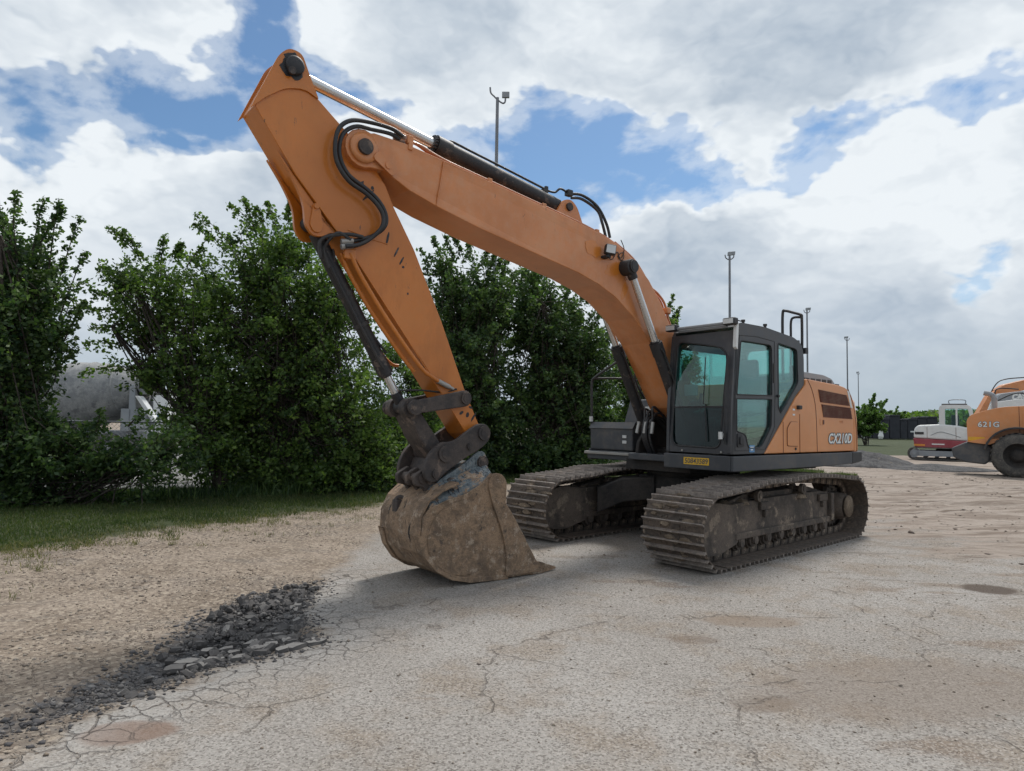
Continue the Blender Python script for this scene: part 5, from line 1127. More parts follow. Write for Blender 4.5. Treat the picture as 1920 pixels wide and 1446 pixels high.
MB().box(3.40, 3.56, -.525, .525, .006, .040).build('cutting_edge', 'bucket', bucket, bevel=.006)
for i in range(5):
    yy = -.47 + .235 * i
    mb = MB().prism([(3.58, .0), (3.58, .135), (3.44, .125), (3.19, .035), (3.19, .018), (3.42, .0)], yy - .045, yy + .045)
    mb.v = [(x, yy + (y - yy) * np.interp(x, [3.19, 3.42], [.35, 1]), z) for x, y, z in mb.v]; mb.build('tooth', 'bucket', bucket, bevel=.005)
# ================================================================== trees
def leaf_mesh(cx, nrm_bias, size, rnd_c):
    """cx: (n,3) leaf centres -> folded diamond leaves"""
    n = len(cx)
    d = rng.normal(size=(n, 3)); d[:, 2] = d[:, 2] * .6 - .35; d /= np.linalg.norm(d, axis=1)[:, None]
    u = rng.normal(size=(n, 3)); u -= (u * d).sum(1)[:, None] * d; u /= np.linalg.norm(u, axis=1)[:, None]
    w = np.cross(d, u)
    L = size * rng.uniform(.75, 1.5, n)[:, None]
    v = np.stack([cx - d * L * .5, cx + u * L * .30 + w * L * .06, cx + d * L * .5, cx - u * L * .30 + w * L * .06], 1)
    return v
def tree(label, base, blobs, leafm='leaf', stems=4, leaf=.085, dens=1.0, shoots=(), seed=1, name='tree', group=None, h0=.0):
    """blobs: (centre Vector, rx, ry, rz, weight)"""
    rr = np.random.default_rng(seed); base = np.array(base)
    root = empty(name, tuple(base)); tag(root, label, 'tree', group)
    trunk = MB(); leafc = []; clump = []
    top = max(b[0].z + b[3] for b in blobs)
    st = []
    for k in range(stems):
        b = blobs[k % len(blobs)][0]; tgt = np.array(b) + rr.normal(size=3) * .3
        p0 = base + np.array([rr.normal() * .12, rr.normal() * .12, -.05]); pts = [p0]
        for t in (.25, .5, .75, 1.0): pts.append(p0 + (tgt - p0) * t * np.array([t ** .5, t ** .5, 1]) + rr.normal(size=3) * .10)
        st.append(np.array(pts)); trunk.tube([Vector(p - base) for p in pts], .075 * (1 if k < 2 else .7), n=7, res=3, taper=.3)
    ncl = 0
    def spray(o, tip, nl, spread, cl, lf=None):
        t = rr.random(nl) ** .6; p = o + (tip - o) * t[:, None]
        sag = np.zeros_like(p); sag[:, 2] = -.10 * t * t
        leafc.append(p + sag + rr.normal(size=(nl, 3)) * spread); clump.append(np.full(nl, cl))
    for (c, rx, ry, rz, wgt) in blobs:
        c = np.array(c); vol = rx * ry * rz; n = int(46 * dens * wgt * (rx * rz + .5 * rx * ry + .5 * ry * rz) / .9)
        for i in range(n):
            d = rr.normal(size=3); d /= np.linalg.norm(d); rad = rr.random() ** .38
            rad *= 1 + .22 * rr.normal() * (rad > .8)
            tip = c + d * rad * np.array([rx, ry, rz])
            if tip[2] < base[2] + .05: tip[2] = base[2] + .05 + rr.random() * .3
            s = st[rr.integers(len(st))]; j = s[rr.integers(1, len(s))]
            inward = (c + (j - c) * .35) - tip; L = rr.uniform(.35, .85)
            inward[2] -= .4; o = tip + inward / (np.linalg.norm(inward) + 1e-6) * L
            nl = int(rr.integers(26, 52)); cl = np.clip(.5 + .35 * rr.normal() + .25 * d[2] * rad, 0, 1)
            spray(o, tip, nl, .055 + .03 * rr.random(), cl)
            if i % 3 == 0: trunk.tube([Vector(j - base), Vector((j + o) / 2 + rr.normal(size=3) * .12 - base), Vector(o - base), Vector(tip - base)], .016, n=4, res=2, taper=.25, caps=False)
    for (p0, p1, nl) in shoots:                    # long arching shoots that break the outline
        p0, p1 = np.array(p0), np.array(p1); mid = (p0 + p1) / 2 + np.array([0, 0, .18 * np.linalg.norm(p1 - p0)]) * rr.uniform(.2, 1)
        tt = np.linspace(0, 1, 9)[:, None]; cv = p0 * (1 - tt) ** 2 + mid * 2 * tt * (1 - tt) + p1 * tt * tt
        trunk.tube([Vector(q - base) for q in cv], .016, n=4, res=1, taper=.3, caps=False)
        for q in range(1, 9):
            for s_ in range(2 + int(rr.random() < .5)):
                dr = rr.normal(size=3); dr /= np.linalg.norm(dr); spray(cv[q - 1] * .5 + cv[q] * .5, cv[q] + dr * rr.uniform(.08, .30) * (1.15 - q / 9), max(5, nl // 3), .035, np.clip(.55 + .2 * rr.normal(), 0, 1))
    trunk.build('trunk', 'barkm', root)
    cx = np.concatenate(leafc); cl = np.concatenate(clump); v = leaf_mesh(cx, 0, leaf, cl) - base
    n = len(cx); me = bpy.data.meshes.new('crown'); np_mesh(me, v.reshape(-1, 3), np.arange(n * 4).reshape(n, 4))
    for nm, arr in (('rnd', rr.random(n)), ('clump', cl)):
        at = me.attributes.new(nm, 'FLOAT', 'POINT'); at.data.foreach_set('value', np.repeat(arr, 4).astype(np.float32))
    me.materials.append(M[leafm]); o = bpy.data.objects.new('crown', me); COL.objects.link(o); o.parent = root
    return root
def B(px, py, rx, ry, Y, depth=1.2, w=1.0):
    c = AT(px, py, Y); k = Y / F_PX; return (c, rx * k, depth, ry * k, w)
def SH(x0, y0, x1, y1, Y, nl=26, dy=0.0): return (AT(x0, y0, Y), AT(x1, y1, Y + dy), nl)
TG = 'trees and tall shrubs along the edge of the yard'
def base_at(px, Y): p = AT(px, 900, Y); return (p.x, Y, 0)
Y = 12.6
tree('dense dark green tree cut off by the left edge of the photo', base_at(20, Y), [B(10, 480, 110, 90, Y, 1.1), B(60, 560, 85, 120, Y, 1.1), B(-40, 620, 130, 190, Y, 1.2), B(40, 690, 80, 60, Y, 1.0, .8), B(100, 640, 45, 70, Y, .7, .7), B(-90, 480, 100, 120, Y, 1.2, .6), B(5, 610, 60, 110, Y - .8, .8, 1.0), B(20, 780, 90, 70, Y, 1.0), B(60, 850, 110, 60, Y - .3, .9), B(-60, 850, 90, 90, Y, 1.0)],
     'leaf2', 4, .085, 1.15, [SH(20, 470, 30, 358, Y), SH(60, 480, 82, 372, Y), SH(70, 470, 118, 385, Y, 34), SH(100, 560, 150, 405, Y, 30), SH(110, 600, 160, 470, Y, 30), SH(90, 520, 110, 372, Y), SH(120, 640, 160, 560, Y), SH(10, 440, -10, 370, Y)], 3, group=TG)
Y = 14.2
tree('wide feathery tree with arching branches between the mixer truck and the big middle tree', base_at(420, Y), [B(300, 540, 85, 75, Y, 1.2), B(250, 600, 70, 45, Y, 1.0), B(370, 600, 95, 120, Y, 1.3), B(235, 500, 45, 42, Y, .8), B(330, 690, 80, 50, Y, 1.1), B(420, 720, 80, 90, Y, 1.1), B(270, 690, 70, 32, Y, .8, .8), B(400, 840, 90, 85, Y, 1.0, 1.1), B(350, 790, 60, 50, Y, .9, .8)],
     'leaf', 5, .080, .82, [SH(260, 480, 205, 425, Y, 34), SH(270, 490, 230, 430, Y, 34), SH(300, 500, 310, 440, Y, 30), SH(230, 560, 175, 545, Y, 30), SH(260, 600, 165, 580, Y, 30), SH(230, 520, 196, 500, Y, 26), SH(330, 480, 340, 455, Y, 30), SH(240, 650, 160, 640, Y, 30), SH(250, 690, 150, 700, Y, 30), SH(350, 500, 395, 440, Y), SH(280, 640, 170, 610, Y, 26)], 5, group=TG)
Y = 15.4
tree('big tall bushy tree behind the lowered arm, tallest of the middle group', base_at(560, Y), [B(500, 480, 75, 75, Y, 1.3), B(450, 560, 100, 110, Y, 1.4), B(560, 590, 110, 150, Y, 1.6), B(640, 560, 70, 110, Y, 1.4), B(520, 720, 150, 130, Y, 1.5), B(650, 730, 110, 150, Y, 1.5), B(440, 800, 130, 100, Y, 1.3), B(570, 850, 170, 70, Y, 1.2), B(550, 450, 50, 50, Y, 1.0, .8), B(700, 840, 80, 70, Y, 1.1, 1.2), B(480, 890, 130, 45, Y - .6, .8, 1.2), B(620, 890, 130, 45, Y - .3, .8, 1.2), B(720, 890, 60, 40, Y, .8)],
     'leaf', 6, .085, .95, [SH(480, 440, 458, 372, Y, 30), SH(450, 490, 370, 400, Y, 26), SH(420, 470, 362, 418, Y, 26), SH(520, 430, 500, 380, Y, 30), SH(540, 420, 545, 372, Y, 30), SH(480, 430, 430, 385, Y, 26), SH(500, 440, 480, 385, Y, 30), SH(560, 430, 580, 375, Y, 30), SH(590, 450, 620, 400, Y, 26), SH(420, 540, 365, 480, Y)], 7, group=TG)
Y = 12.4
tree('low dark shrub mass below the left tree in front of the mixer truck', base_at(110, Y), [B(60, 915, 110, 45, Y, .7, 1.1), B(250, 925, 110, 22, Y + .3, .5, .35), B(20, 820, 110, 95, Y, 1.0, 1.1), B(130, 850, 90, 60, Y, .9), B(230, 845, 75, 48, Y, .8, .8), B(320, 835, 80, 65, Y, .9, .8), B(60, 760, 70, 36, Y, .7, .7), B(160, 800, 60, 24, Y, .6, .6), B(250, 930, 40, 18, Y, .4, .5), B(-20, 900, 80, 50, Y, .7)],
     'leaf2', 2, .080, 1.1, [SH(180, 810, 190, 765, Y, 20), SH(240, 800, 270, 770, Y, 20)], 9, name='shrub', group=TG)
Y = 20.5
tree('slender upright dark tree seen between the arm and the boom', base_at(900, Y), [B(870, 560, 70, 80, Y, 1.5), B(840, 510, 35, 45, Y, 1.0, .8), B(880, 680, 90, 110, Y, 1.8), B(930, 550, 55, 75, Y, 1.4), B(820, 640, 40, 70, Y, 1.2, .7), B(900, 800, 110, 90, Y, 1.6, 1.1), B(860, 870, 80, 30, Y - .8, 1.0)],
     'leaf2', 5, .105, 1.0, [SH(920, 500, 935, 462, Y, 30), SH(940, 520, 955, 475, Y, 30), SH(815, 520, 788, 465, Y, 24), SH(830, 500, 812, 445, Y, 24), SH(850, 490, 835, 440, Y, 26), SH(870, 490, 850, 438, Y, 26), SH(880, 490, 880, 450, Y, 26), SH(900, 500, 915, 465, Y, 26), SH(815, 600, 790, 540, Y, 22), SH(930, 510, 945, 480, Y), SH(820, 560, 796, 500, Y, 22)], 11, group=TG)
Y = 22
tree('broad dark tree behind the curve of the boom', base_at(1040, Y), [B(980, 590, 70, 90, Y, 1.6), B(1050, 620, 80, 90, Y, 1.6), B(1110, 680, 60, 90, Y, 1.5), B(1020, 740, 110, 90, Y, 1.8), B(1100, 790, 70, 70, Y, 1.4), B(980, 850, 120, 45, Y - 1, 1.2, 1.1), B(1080, 850, 90, 40, Y - .5, 1.2, 1.1), B(1000, 520, 40, 40, Y, 1.2, .7)],
     'leaf2', 6, .110, 1.0, [SH(1000, 520, 1005, 480, Y), SH(1060, 560, 1075, 520, Y), SH(1110, 620, 1130, 575, Y), SH(1130, 650, 1160, 620, Y)], 13, group=TG)
Y = 17.5
tree('rounded bush behind the bucket at the edge of the grass', base_at(790, Y), [B(760, 800, 70, 90, Y, 1.2), B(830, 830, 70, 60, Y, 1.1), B(780, 700, 50, 60, Y, 1.0, .7), B(740, 640, 40, 50, Y, 1.0, .6)], 'leaf', 4, .095, 1.0, [], 15, name='shrub', group=TG)
Y = 25
tree('smaller tree whose tip shows between the boom and the cab roof', base_at(1200, Y), [B(1180, 700, 50, 70, Y, 1.5), B(1240, 660, 35, 60, Y, 1.2, .8), B(1200, 800, 80, 60, Y, 1.5), B(1255, 620, 18, 40, Y, .6, .8), B(1290, 690, 30, 40, Y, 1.0, .8)],
     'leaf', 4, .12, 1.0, [SH(1250, 620, 1262, 550, Y, 26), SH(1262, 620, 1275, 575, Y, 22), SH(1290, 680, 1330, 640, Y, 22)], 17, group=TG)
Y = 62
tree('bright green small tree beside the light poles far behind the excavator', base_at(1625, Y), [B(1622, 780, 26, 20, Y, 2.0), B(1640, 772, 12, 24, Y, 1.5), B(1600, 795, 30, 24, Y, 2), B(1640, 800, 20, 12, Y, 1.5)], 'leaf3', 5, .20, .7, [SH(1636, 760, 1640, 738, Y, 30), SH(1648, 770, 1664, 748, Y, 30)], 19, group='small trees far behind the yard')
Y = 99
tree('round green bush behind the dark containers', base_at(1672, Y), [B(1672, 784, 22, 15, Y, 2.5), B(1660, 794, 22, 16, Y, 2.5), B(1696, 792, 24, 12, Y, 2)], 'leaf3', 3, .30, .9, [], 21, group='small trees far behind the yard')
# undergrowth along the foot of the tree line
n = 16000; t = rng.random(n); line = np.array([(-13, 11.8), (-8.6, 12.6), (-6.0, 13.6), (-4.2, 15.0), (-2.6, 17.0), (-1.0, 20.2), (1.2, 22.2), (4.5, 24.5)])
s_ = t * (len(line) - 1); i_ = np.minimum(s_.astype(int), len(line) - 2); f_ = (s_ - i_)[:, None]
q = line[i_] * (1 - f_) + line[i_ + 1] * f_ + rng.normal(size=(n, 2)) * .28
q[:, 1] += .35
blades('undergrowth', q[:, 0], q[:, 1], rng.gamma(2.2, .085, n) * np.where(t < .35, .6, 1.0) + .03, 'leaf2', .7, .012, 'tall dark weeds growing at the foot of the trees')
# far-off woods on the horizon
def far_woods(name, y0, x0, x1, h, n, label, seed):
    rr = np.random.default_rng(seed); x = rr.uniform(x0, x1, n); y = y0 + rr.normal(size=n) * 6
    hh = h * (.45 + .75 * fbm(x, x * 0, .045, 3, seed)); z = rr.random(n) ** .8 * hh
    v = leaf_mesh(np.stack([x, y, z], -1), 0, 1.5, 0); me = bpy.data.meshes.new(name); np_mesh(me, v.reshape(-1, 3), np.arange(n * 4).reshape(n, 4))
    for nm, arr in (('rnd', rr.random(n)), ('clump', rr.random(n))):
        at = me.attributes.new(nm, 'FLOAT', 'POINT'); at.data.foreach_set('value', np.repeat(arr, 4).astype(np.float32))
    me.materials.append(M['leaf']); o = bpy.data.objects.new(name, me); COL.objects.link(o); tag(o, label, kind='stuff')
far_woods('distant_woods', 210, -260, 340, 7.5, 42000, 'low line of distant trees on the horizon', 31)

# ================================================================== fence and yard beyond
fpts = [Vector((-13.5, 13.9, 0)), Vector((-4.9, 15.9, 0)), Vector((-.8, 22.6, 0)), Vector((4.2, 26.6, 0))]
fence = empty('chain_link_fence', tuple(fpts[0])); tag(fence, 'old chain-link fence with steel posts overgrown by the tree line', 'fence')
mb = MB(); H_F = 1.5
for a, b_ in zip(fpts[:-1], fpts[1:]):
    d = b_ - a; L = d.length; d.normalize(); k = 0.0
    while k < L:
        for s_ in (1, -1):
            p0 = a + d * k; L2 = H_F * s_; e_ = k + L2
            if 0 <= e_ <= L: mb.tube([p0 - fpts[0] + Vector((0, 0, .03)), a + d * e_ - fpts[0] + Vector((0, 0, H_F))], .0035, n=3, res=1, caps=False)
        k += .10
mb.build('wire_mesh', 'pole', fence)
for a, b_ in zip(fpts[:-1], fpts[1:]):
    L = (b_ - a).length; m_ = int(L / 2.6)
    for i in range(m_): p = a.lerp(b_, i / m_) - fpts[0]; MB().cyl(p - Vector((0, 0, .1)), p + Vector((0, 0, H_F + .08)), .03, n=10).lathe([(0, .036), (.03, .03), (.05, 0)], p + Vector((0, 0, H_F + .08)), (0, 0, 1), 10).build('post', 'pole', fence)
    MB().cyl(a - fpts[0] + Vector((0, 0, H_F)), b_ - fpts[0] + Vector((0, 0, H_F)), .02, n=8).build('top_rail', 'pole', fence)
def heap(name, label, cx, cy, rx, ry, h, mat, seed, cat, tail=0, n=70):
    u, v = np.meshgrid(np.linspace(-1, 1, n), np.linspace(-1, 1, n)); r = np.hypot(u, v)
    x = u * rx; y = v * ry; z = h * np.clip(1 - r, 0, 1) ** .75 * (.65 + .6 * fbm(x + seed, y, 1.1, 3, seed)) + (fbm(x, y, 4, 3, seed) - .5) * .10 * h * np.clip(1.05 - r, 0, 1) * 2
    z = np.where(r >= .98, -.12, z - .02)
    co_ = np.stack([x, y, z], -1).reshape(-1, 3); idx_ = np.arange(n * n).reshape(n, n); q_ = np.stack([idx_[:-1, :-1], idx_[:-1, 1:], idx_[1:, 1:], idx_[1:, :-1]], -1).reshape(-1, 4)
    me = bpy.data.meshes.new(name); np_mesh(me, co_, q_); me.materials.append(M[mat]); o = bpy.data.objects.new(name, me); COL.objects.link(o)
    o.location = (cx, cy, 0); tag(o, label, cat); return o
M['heapm'] = grime('dark_gravel_heap', (.05, .05, .052), (.13, .125, .125), (.16, .14, .12), rough=.95, s=3.5, bump=1.0, bd=.06)
heap('rubble_heap', 'pale heap of broken concrete behind the chain-link fence', AT(150, 915, 16.5).x, 16.5, 2.2, 1.2, .55, 'conc', 3, 'heap')
heap('rubble_heap', 'small pale concrete heap behind the fence, right of the larger one', AT(300, 915, 17).x, 17, 1.0, .8, .4, 'conc', 8, 'heap')
heap('gravel_heap', 'dark grey gravel heap on the ground just behind the excavator', 15.0, 29.0, 2.5, 2.2, .74, 'heapm', 5, 'heap')
heap('gravel_heap', 'low dark gravel spill to the right of the gravel heap', 17.2, 27.2, 2.6, 1.5, .22, 'heapm', 12, 'heap')

# ---- concrete mixer truck behind the left trees
mx = empty('concrete_mixer_truck', (AT(180, 800, 24).x, 24, 0), R(4)); tag(mx, 'grey concrete mixer truck with ribbed drum behind the left trees', 'truck')
dr = MB().lathe([(-2.6, .0), (-2.6, .55), (-2.2, .85), (-1.2, 1.18), (0, 1.22), (.9, 1.05), (1.7, .72), (2.0, .60), (2.0, .50), (1.2, .4)], (-.4, 0, 2.35), (1, 0, .16), 40)
for k in range(5):
    t = -1.9 + k * .8; rr_ = np.interp(t, [-2.6, -2.2, -1.2, 0, .9, 1.7], [.55, .85, 1.18, 1.22, 1.05, .72]) + .03; dr.lathe([(t - .04, rr_ - .06), (t - .02, rr_), (t + .02, rr_), (t + .04, rr_ - .06)], (-.4, 0, 2.35), (1, 0, .16), 40)
dr.build('drum', 'drum', mx)
MB().box(-4.6, 2.0, -.5, .5, .85, 1.12).box(1.2, 1.5, -.75, .75, 1.1, 1.9).box(-3.4, -3.1, -.7, .7, 1.1, 1.7).build('chassis', 'grey', mx, bevel=.02)
mb = MB().prism([(1.45, 1.15), (1.75, 1.15), (1.6, 2.75), (1.45, 2.75)], -.72, -.64).prism([(1.45, 1.15), (1.75, 1.15), (1.6, 2.75), (1.45, 2.75)], .64, .72).box(1.46, 1.56, -.7, .7, 1.2, 1.4); mb.build('drum_stand', 'grey', mx, bevel=.01)
mb = MB().prism([(1.4, 2.95), (2.25, 3.05), (2.05, 2.45), (1.75, 2.4)], -.5, .5); mb.build('hopper', 'drum', mx, bevel=.02)
MB().prism([(1.7, 2.35), (1.85, 2.35), (2.5, 1.45), (2.35, 1.4)], -.85, -.5).build('chute', 'white', mx, bevel=.02)
MB().prism(rnd_poly([(-4.7, 1.0), (-4.7, 2.7), (-4.4, 2.85), (-3.45, 2.85), (-3.35, 1.0)], .1), -1.1, 1.1).prism(rnd_poly([(-6.0, .8), (-6.0, 1.6), (-4.7, 1.8), (-4.7, .8)], .1), -.9, .9).build('truck_cab', 'white', mx, bevel=.04)
for sy_ in (1, -1):
    MB().box(-4.5, -3.6, sy_ * 1.1 - .006, sy_ * 1.1 + .006, 2.0, 2.65).build('cab_window', 'black', mx)
    for xx in (-5.2, -.3, .95):
        w_ = MB().lathe([(-.16, .3), (-.16, .48), (-.12, .52), (.12, .52), (.16, .48), (.16, .3)], (xx, sy_ * .98, .52), (0, 1, 0), 28).build('wheel', 'tyre', mx)
        MB().lathe([(-.12, .31), (0, .28), (.05, .12), (.05, 0)] if sy_ > 0 else [(.12, .31), (0, .28), (-.05, .12), (-.05, 0)], (xx, sy_ * .98, .52), (0, 1, 0), 20).build('rim', 'grey', w_)
# white and blue lorry further off
lr = empty('lorry', (AT(300, 800, 34).x, 34, 0), R(0)); tag(lr, 'white lorry with a blue stripe glimpsed between the trees right of the mixer drum', 'lorry')
MB().prism(rnd_poly([(-1.0, .8), (-1.0, 2.1), (-.7, 2.95), (.9, 2.95), (.9, .8)], .1), -1.1, 1.1).build('truck_cab', 'white', lr, bevel=.05)
MB().box(-.98, .7, -1.12, -1.10, 1.55, 1.75).build('stripe', 'blue', lr)
MB().prism([(-.72, 2.0), (-.52, 2.7), (.2, 2.7), (.2, 2.0)], -1.125, -1.102).build('cab_window', 'black', lr)
MB().box(.95, 6.5, -1.2, 1.2, .9, 1.5).build('cargo_bed', 'white', lr, bevel=.03)
for xx in (-.2, 4.5):
    for sy_ in (1, -1): MB().lathe([(-.15, .0), (-.15, .48), (.15, .48), (.15, .0)], (xx, sy_ * 1.0, .48), (0, 1, 0), 24).build('wheel', 'tyre', lr)

# ================================================================== light poles
LG = 'floodlight poles around the yard'
def light_pole(label, px, top_y, Y, two=False, flip=1):
    p = AT(px, top_y, Y); o = empty('light_pole', (p.x, Y, 0)); h = p.z - .25; tag(o, label, 'light pole', LG)
    s_ = 1.0; r = .085
    MB().cyl((0, 0, 0), (0, 0, h), r * 1.15, r * .75, n=12).box(-.2, .2, -.2, .2, 0, .05).build('pole', 'pole', o)
    if two:
        MB().tube([(-.30, 0, h + .42), (-.27, 0, h + .2), (-.12, 0, h + .04), (0, 0, h - .08), (.20, 0, h - .22), (.30, 0, h - .18), (.32, 0, h - .02)], .035, n=8).build('arm_bracket', 'pole', o)
        MB().box(.18, .48, -.05, .06, h, h + .24).build('floodlight', 'grey', o, bevel=.02)
    else:
        MB().tube([(-.28 * flip, 0, h + .05), (-.22 * flip, 0, h - .15), (0, 0, h - .25), (.22 * flip, 0, h - .12), (.26 * flip, 0, h + .02)], .035, n=8).build('arm_bracket', 'pole', o)
        MB().prism([(-.22, h), (.22, h + .05), (.24, h + .27), (-.2, h + .23)], -.06, .08, xf=Matrix.Translation((.1 * flip, 0, 0))).build('floodlight', 'grey', o, bevel=.02)
    return o
light_pole('tall light pole with two bracket arms rising behind the boom', 933, 172, 26, True)
light_pole('light pole standing behind the roof of the excavator cab', 1368, 472, 40)
light_pole('light pole just right of the black handrail behind the cab', 1513, 577, 59)
light_pole('light pole rising above the engine housing of the excavator', 1588, 631, 78, flip=-1)
light_pole('shortest far light pole beside the small bright green tree', 1609, 697, 120, flip=-1)

# ================================================================== dark containers far behind
CG = 'dark wrapped bins lined up behind the grass'
xs_ = [(1612, 1630, 786), (1630, 1650, 785), (1650, 1662, 785), (1662, 1682, 778), (1682, 1696, 786), (1696, 1714, 785), (1714, 1732, 782), (1732, 1752, 781)]
cl_ = ['black bin at the left end of the row, beside the excavator housing', 'second black bin from the left, with a white label strip', 'narrow black bin between the two white bags', 'tallest black bin, with a raised lid', 'black bin just right of the tall one', 'black bin with two small pale labels', 'black bin behind the tail of the white excavator', 'black bin right beside the white excavator cab']
for k, (a, b_, tp) in enumerate(xs_):
    Y = 95; p0 = AT(a, 803, Y); p1 = AT(b_, 803, Y); zt = AT((a + b_) / 2, tp, Y).z; w = (p1.x - p0.x); o = empty('storage_bin', ((p0.x + p1.x) / 2, Y, 0)); tag(o, cl_[k], 'bin', CG)
    MB().prism(rnd_poly([(-w / 2 + .04, .1), (-w / 2 + .02, zt - .25), (w / 2 - .02, zt - .25), (w / 2 - .04, .1)], .08), -.8, .8).build('bin_body', 'tarp', o, bevel=.06)
    MB().prism(rnd_poly([(-w / 2 + .0, zt - .25), (-w / 2 + .1, zt), (w / 2 - .1, zt - .02), (w / 2, zt - .25)], .08), -.85, .85).build('lid', 'tarp', o, bevel=.05)
    if k in (1, 5): MB().box(-.35, .35, -.83, -.81, zt * .35, zt * .42).build('label_strip', 'white', o)
for k, px in enumerate((1620, 1651)):
    p = AT(px, 815, 92); mb = MB(); rr = random.Random(k)
    mb.lathe([(0, .0), (.05, .25), (.4, .36), (.9, .24), (1.4, .32), (1.9, .16), (2.2, .0)], (p.x, 92, 0.05), (.08, 0, 1), 9, smooth=False)
    o = mb.build('white_sack', 'white', None); tag(o, ('crumpled white sack hanging at the left end of the dark bins', 'crumpled white sack between the second and third dark bins')[k], 'sack', 'white sacks among the dark bins')

# ================================================================== other machines
def small_excavator(label, loc, rz, c_body, c_low, s=1.0, cab_col='white', boom=None, boom_mat='orange', arm_p=None, text=None):
    o = empty('excavator', loc, rz); tag(o, label, 'excavator')
    for sy_ in (1, -1):
        tp = [(1.75 + .30 * cos(a), .33 + .33 * sin(a)) for a in np.linspace(-pi / 2, pi / 2, 10)] + [(-1.75 + .30 * cos(a), .33 + .33 * sin(a)) for a in np.linspace(pi / 2, 3 * pi / 2, 10)]
        hole = [(1.72 + .24 * cos(a), .33 + .27 * sin(a)) for a in np.linspace(-pi / 2, pi / 2, 10)] + [(-1.72 + .24 * cos(a), .33 + .27 * sin(a)) for a in np.linspace(pi / 2, 3 * pi / 2, 10)]
        tr = MB().prism(tp, sy_ * .95 - .25, sy_ * .95 + .25, holes=[hole]).build('crawler_track', 'tyre', o, bevel=.01)
        MB().prism(rnd_poly([(-1.6, .2), (1.6, .2), (1.6, .48), (-1.6, .48)], .08), sy_ * .95 - .2, sy_ * .95 + .2).build('track_frame', 'grey', tr, bevel=.01)
        for xx in (-1.74, 1.74): MB().cyl((xx, sy_ * .95 - .2, .33), (xx, sy_ * .95 + .22, .33), .21, n=22).cyl((xx, sy_ * .95 - .24, .33), (xx, sy_ * .95 + .26, .33), .1, n=16).build('sprocket', 'grey', tr)
        for k in range(6): MB().cyl((-1.25 + k * .5, sy_ * .95 - .18, .16), (-1.25 + k * .5, sy_ * .95 + .18, .16), .09, n=12).build('roller', 'dark', tr)
    MB().cyl((0, 0, .45), (0, 0, .75), .5, n=24).box(-.8, .8, -.8, .8, .3, .55).build('undercarriage', 'dark', o)
    MB().prism(rnd_poly([(-1.72, .70), (-1.78, 1.12), (1.4, .98), (1.4, .66), (-1.5, .60)], .05), -1.12, 1.12).build('lower_skirt', c_low, o, bevel=.04)
    MB().prism(rnd_poly([(-1.76, 1.13), (-1.72, 1.62), (-1.55, 1.80), (-.5, 1.86), (.2, 1.80), (.9, 1.62), (1.35, 1.5), (1.4, .99)], .12), -1.08, 1.08).build('body', c_body, o, bevel=.08)
    MB().box(-1.7, -1.3, -1.10, -1.095, 1.32, 1.45).build('vent', 'black', o); MB().box(-1.74, -1.25, -1.135, -1.12, .72, .82).build('side_marker', 'amber', o)
    MB().box(-.95, -.4, -1.135, -1.12, .80, .86).build('label_strip', 'white', o)
    MB().tube([(-1.15, -1.085, 1.15), (-1.15, -1.085, 1.72)], .008, res=1).build('door_seam', 'vent', o); MB().tube([(.1, -1.085, 1.1), (.1, -1.085, 1.70)], .008, res=1).build('door_seam', 'vent', o)
    MB().tube([(-1.0, -1.088, 1.28), (-.6, -1.088, 1.46), (-.2, -1.088, 1.38), (.3, -1.088, 1.2)], .016, n=5).build('swoosh_decal', 'grey', o)
    cz = [(-.62, 1.55), (-.62, 2.72), (-.50, 2.86), (.62, 2.86), (.80, 2.70), (.98, 1.55)]
    cabm = MB().prism(rnd_poly(cz, .1), -1.02, -.92, holes=[rnd_poly([(-.36, 1.72), (-.36, 2.66), (.10, 2.68), (.10, 1.72)], .06), rnd_poly([(.18, 1.72), (.18, 2.68), (.62, 2.66), (.82, 1.72)], .06)])
    cabm.prism(rnd_poly(cz, .1), -.02, .08, holes=[rnd_poly([(-.36, 1.72), (-.36, 2.66), (.62, 2.66), (.82, 1.72)], .06)]).prism([(-.6, 2.80), (-.5, 2.86), (.62, 2.86), (.74, 2.78)], -.92, -.02).box(-.62, -.55, -.92, -.02, 1.5, 1.8)
    cab_ = cabm.build('cab', cab_col, o, bevel=.03)
    MB().box(-.40, .84, -.96, -.955, 1.68, 2.7).build('side_window', 'glass_clear', cab_); MB().box(-.1, .25, -.7, -.3, 1.6, 2.35).build('seat', 'black', cab_, bevel=.06)
    MB().box(-.5, .6, -.9, -.1, 2.862, 2.93).build('roof_light_bar', 'black', cab_, bevel=.02); MB().tube([(-.15, -.5, 2.9), (-.15, -.5, 3.12), (.5, -.5, 3.12), (.5, -.5, 2.9)], .02).build('roof_rail', 'pole', cab_)
    if boom: 
        bm = MB().prism(rnd_poly(boom, .12, 3), -.18, .22).build('boom', boom_mat, o, bevel=.02)
        MB().tube([(boom[1][0] + .3, .1, boom[1][1] + .12), (boom[2][0], .1, boom[2][1] + .28), (boom[3][0], .1, boom[3][1] + .12)], .035).build('boom_hose', 'hose', bm)
        if text: text_mesh('boom_lettering', text, .42, 'whitedecal', bm, (boom[2][0] + 1.1, -.19, boom[2][1] - .14), (R(90), R(-8), 0), .004, .03, .2)
    if arm_p: MB().prism(rnd_poly(arm_p, .1, 3), -.14, .16).build('arm', boom_mat, o, bevel=.02)
    return o
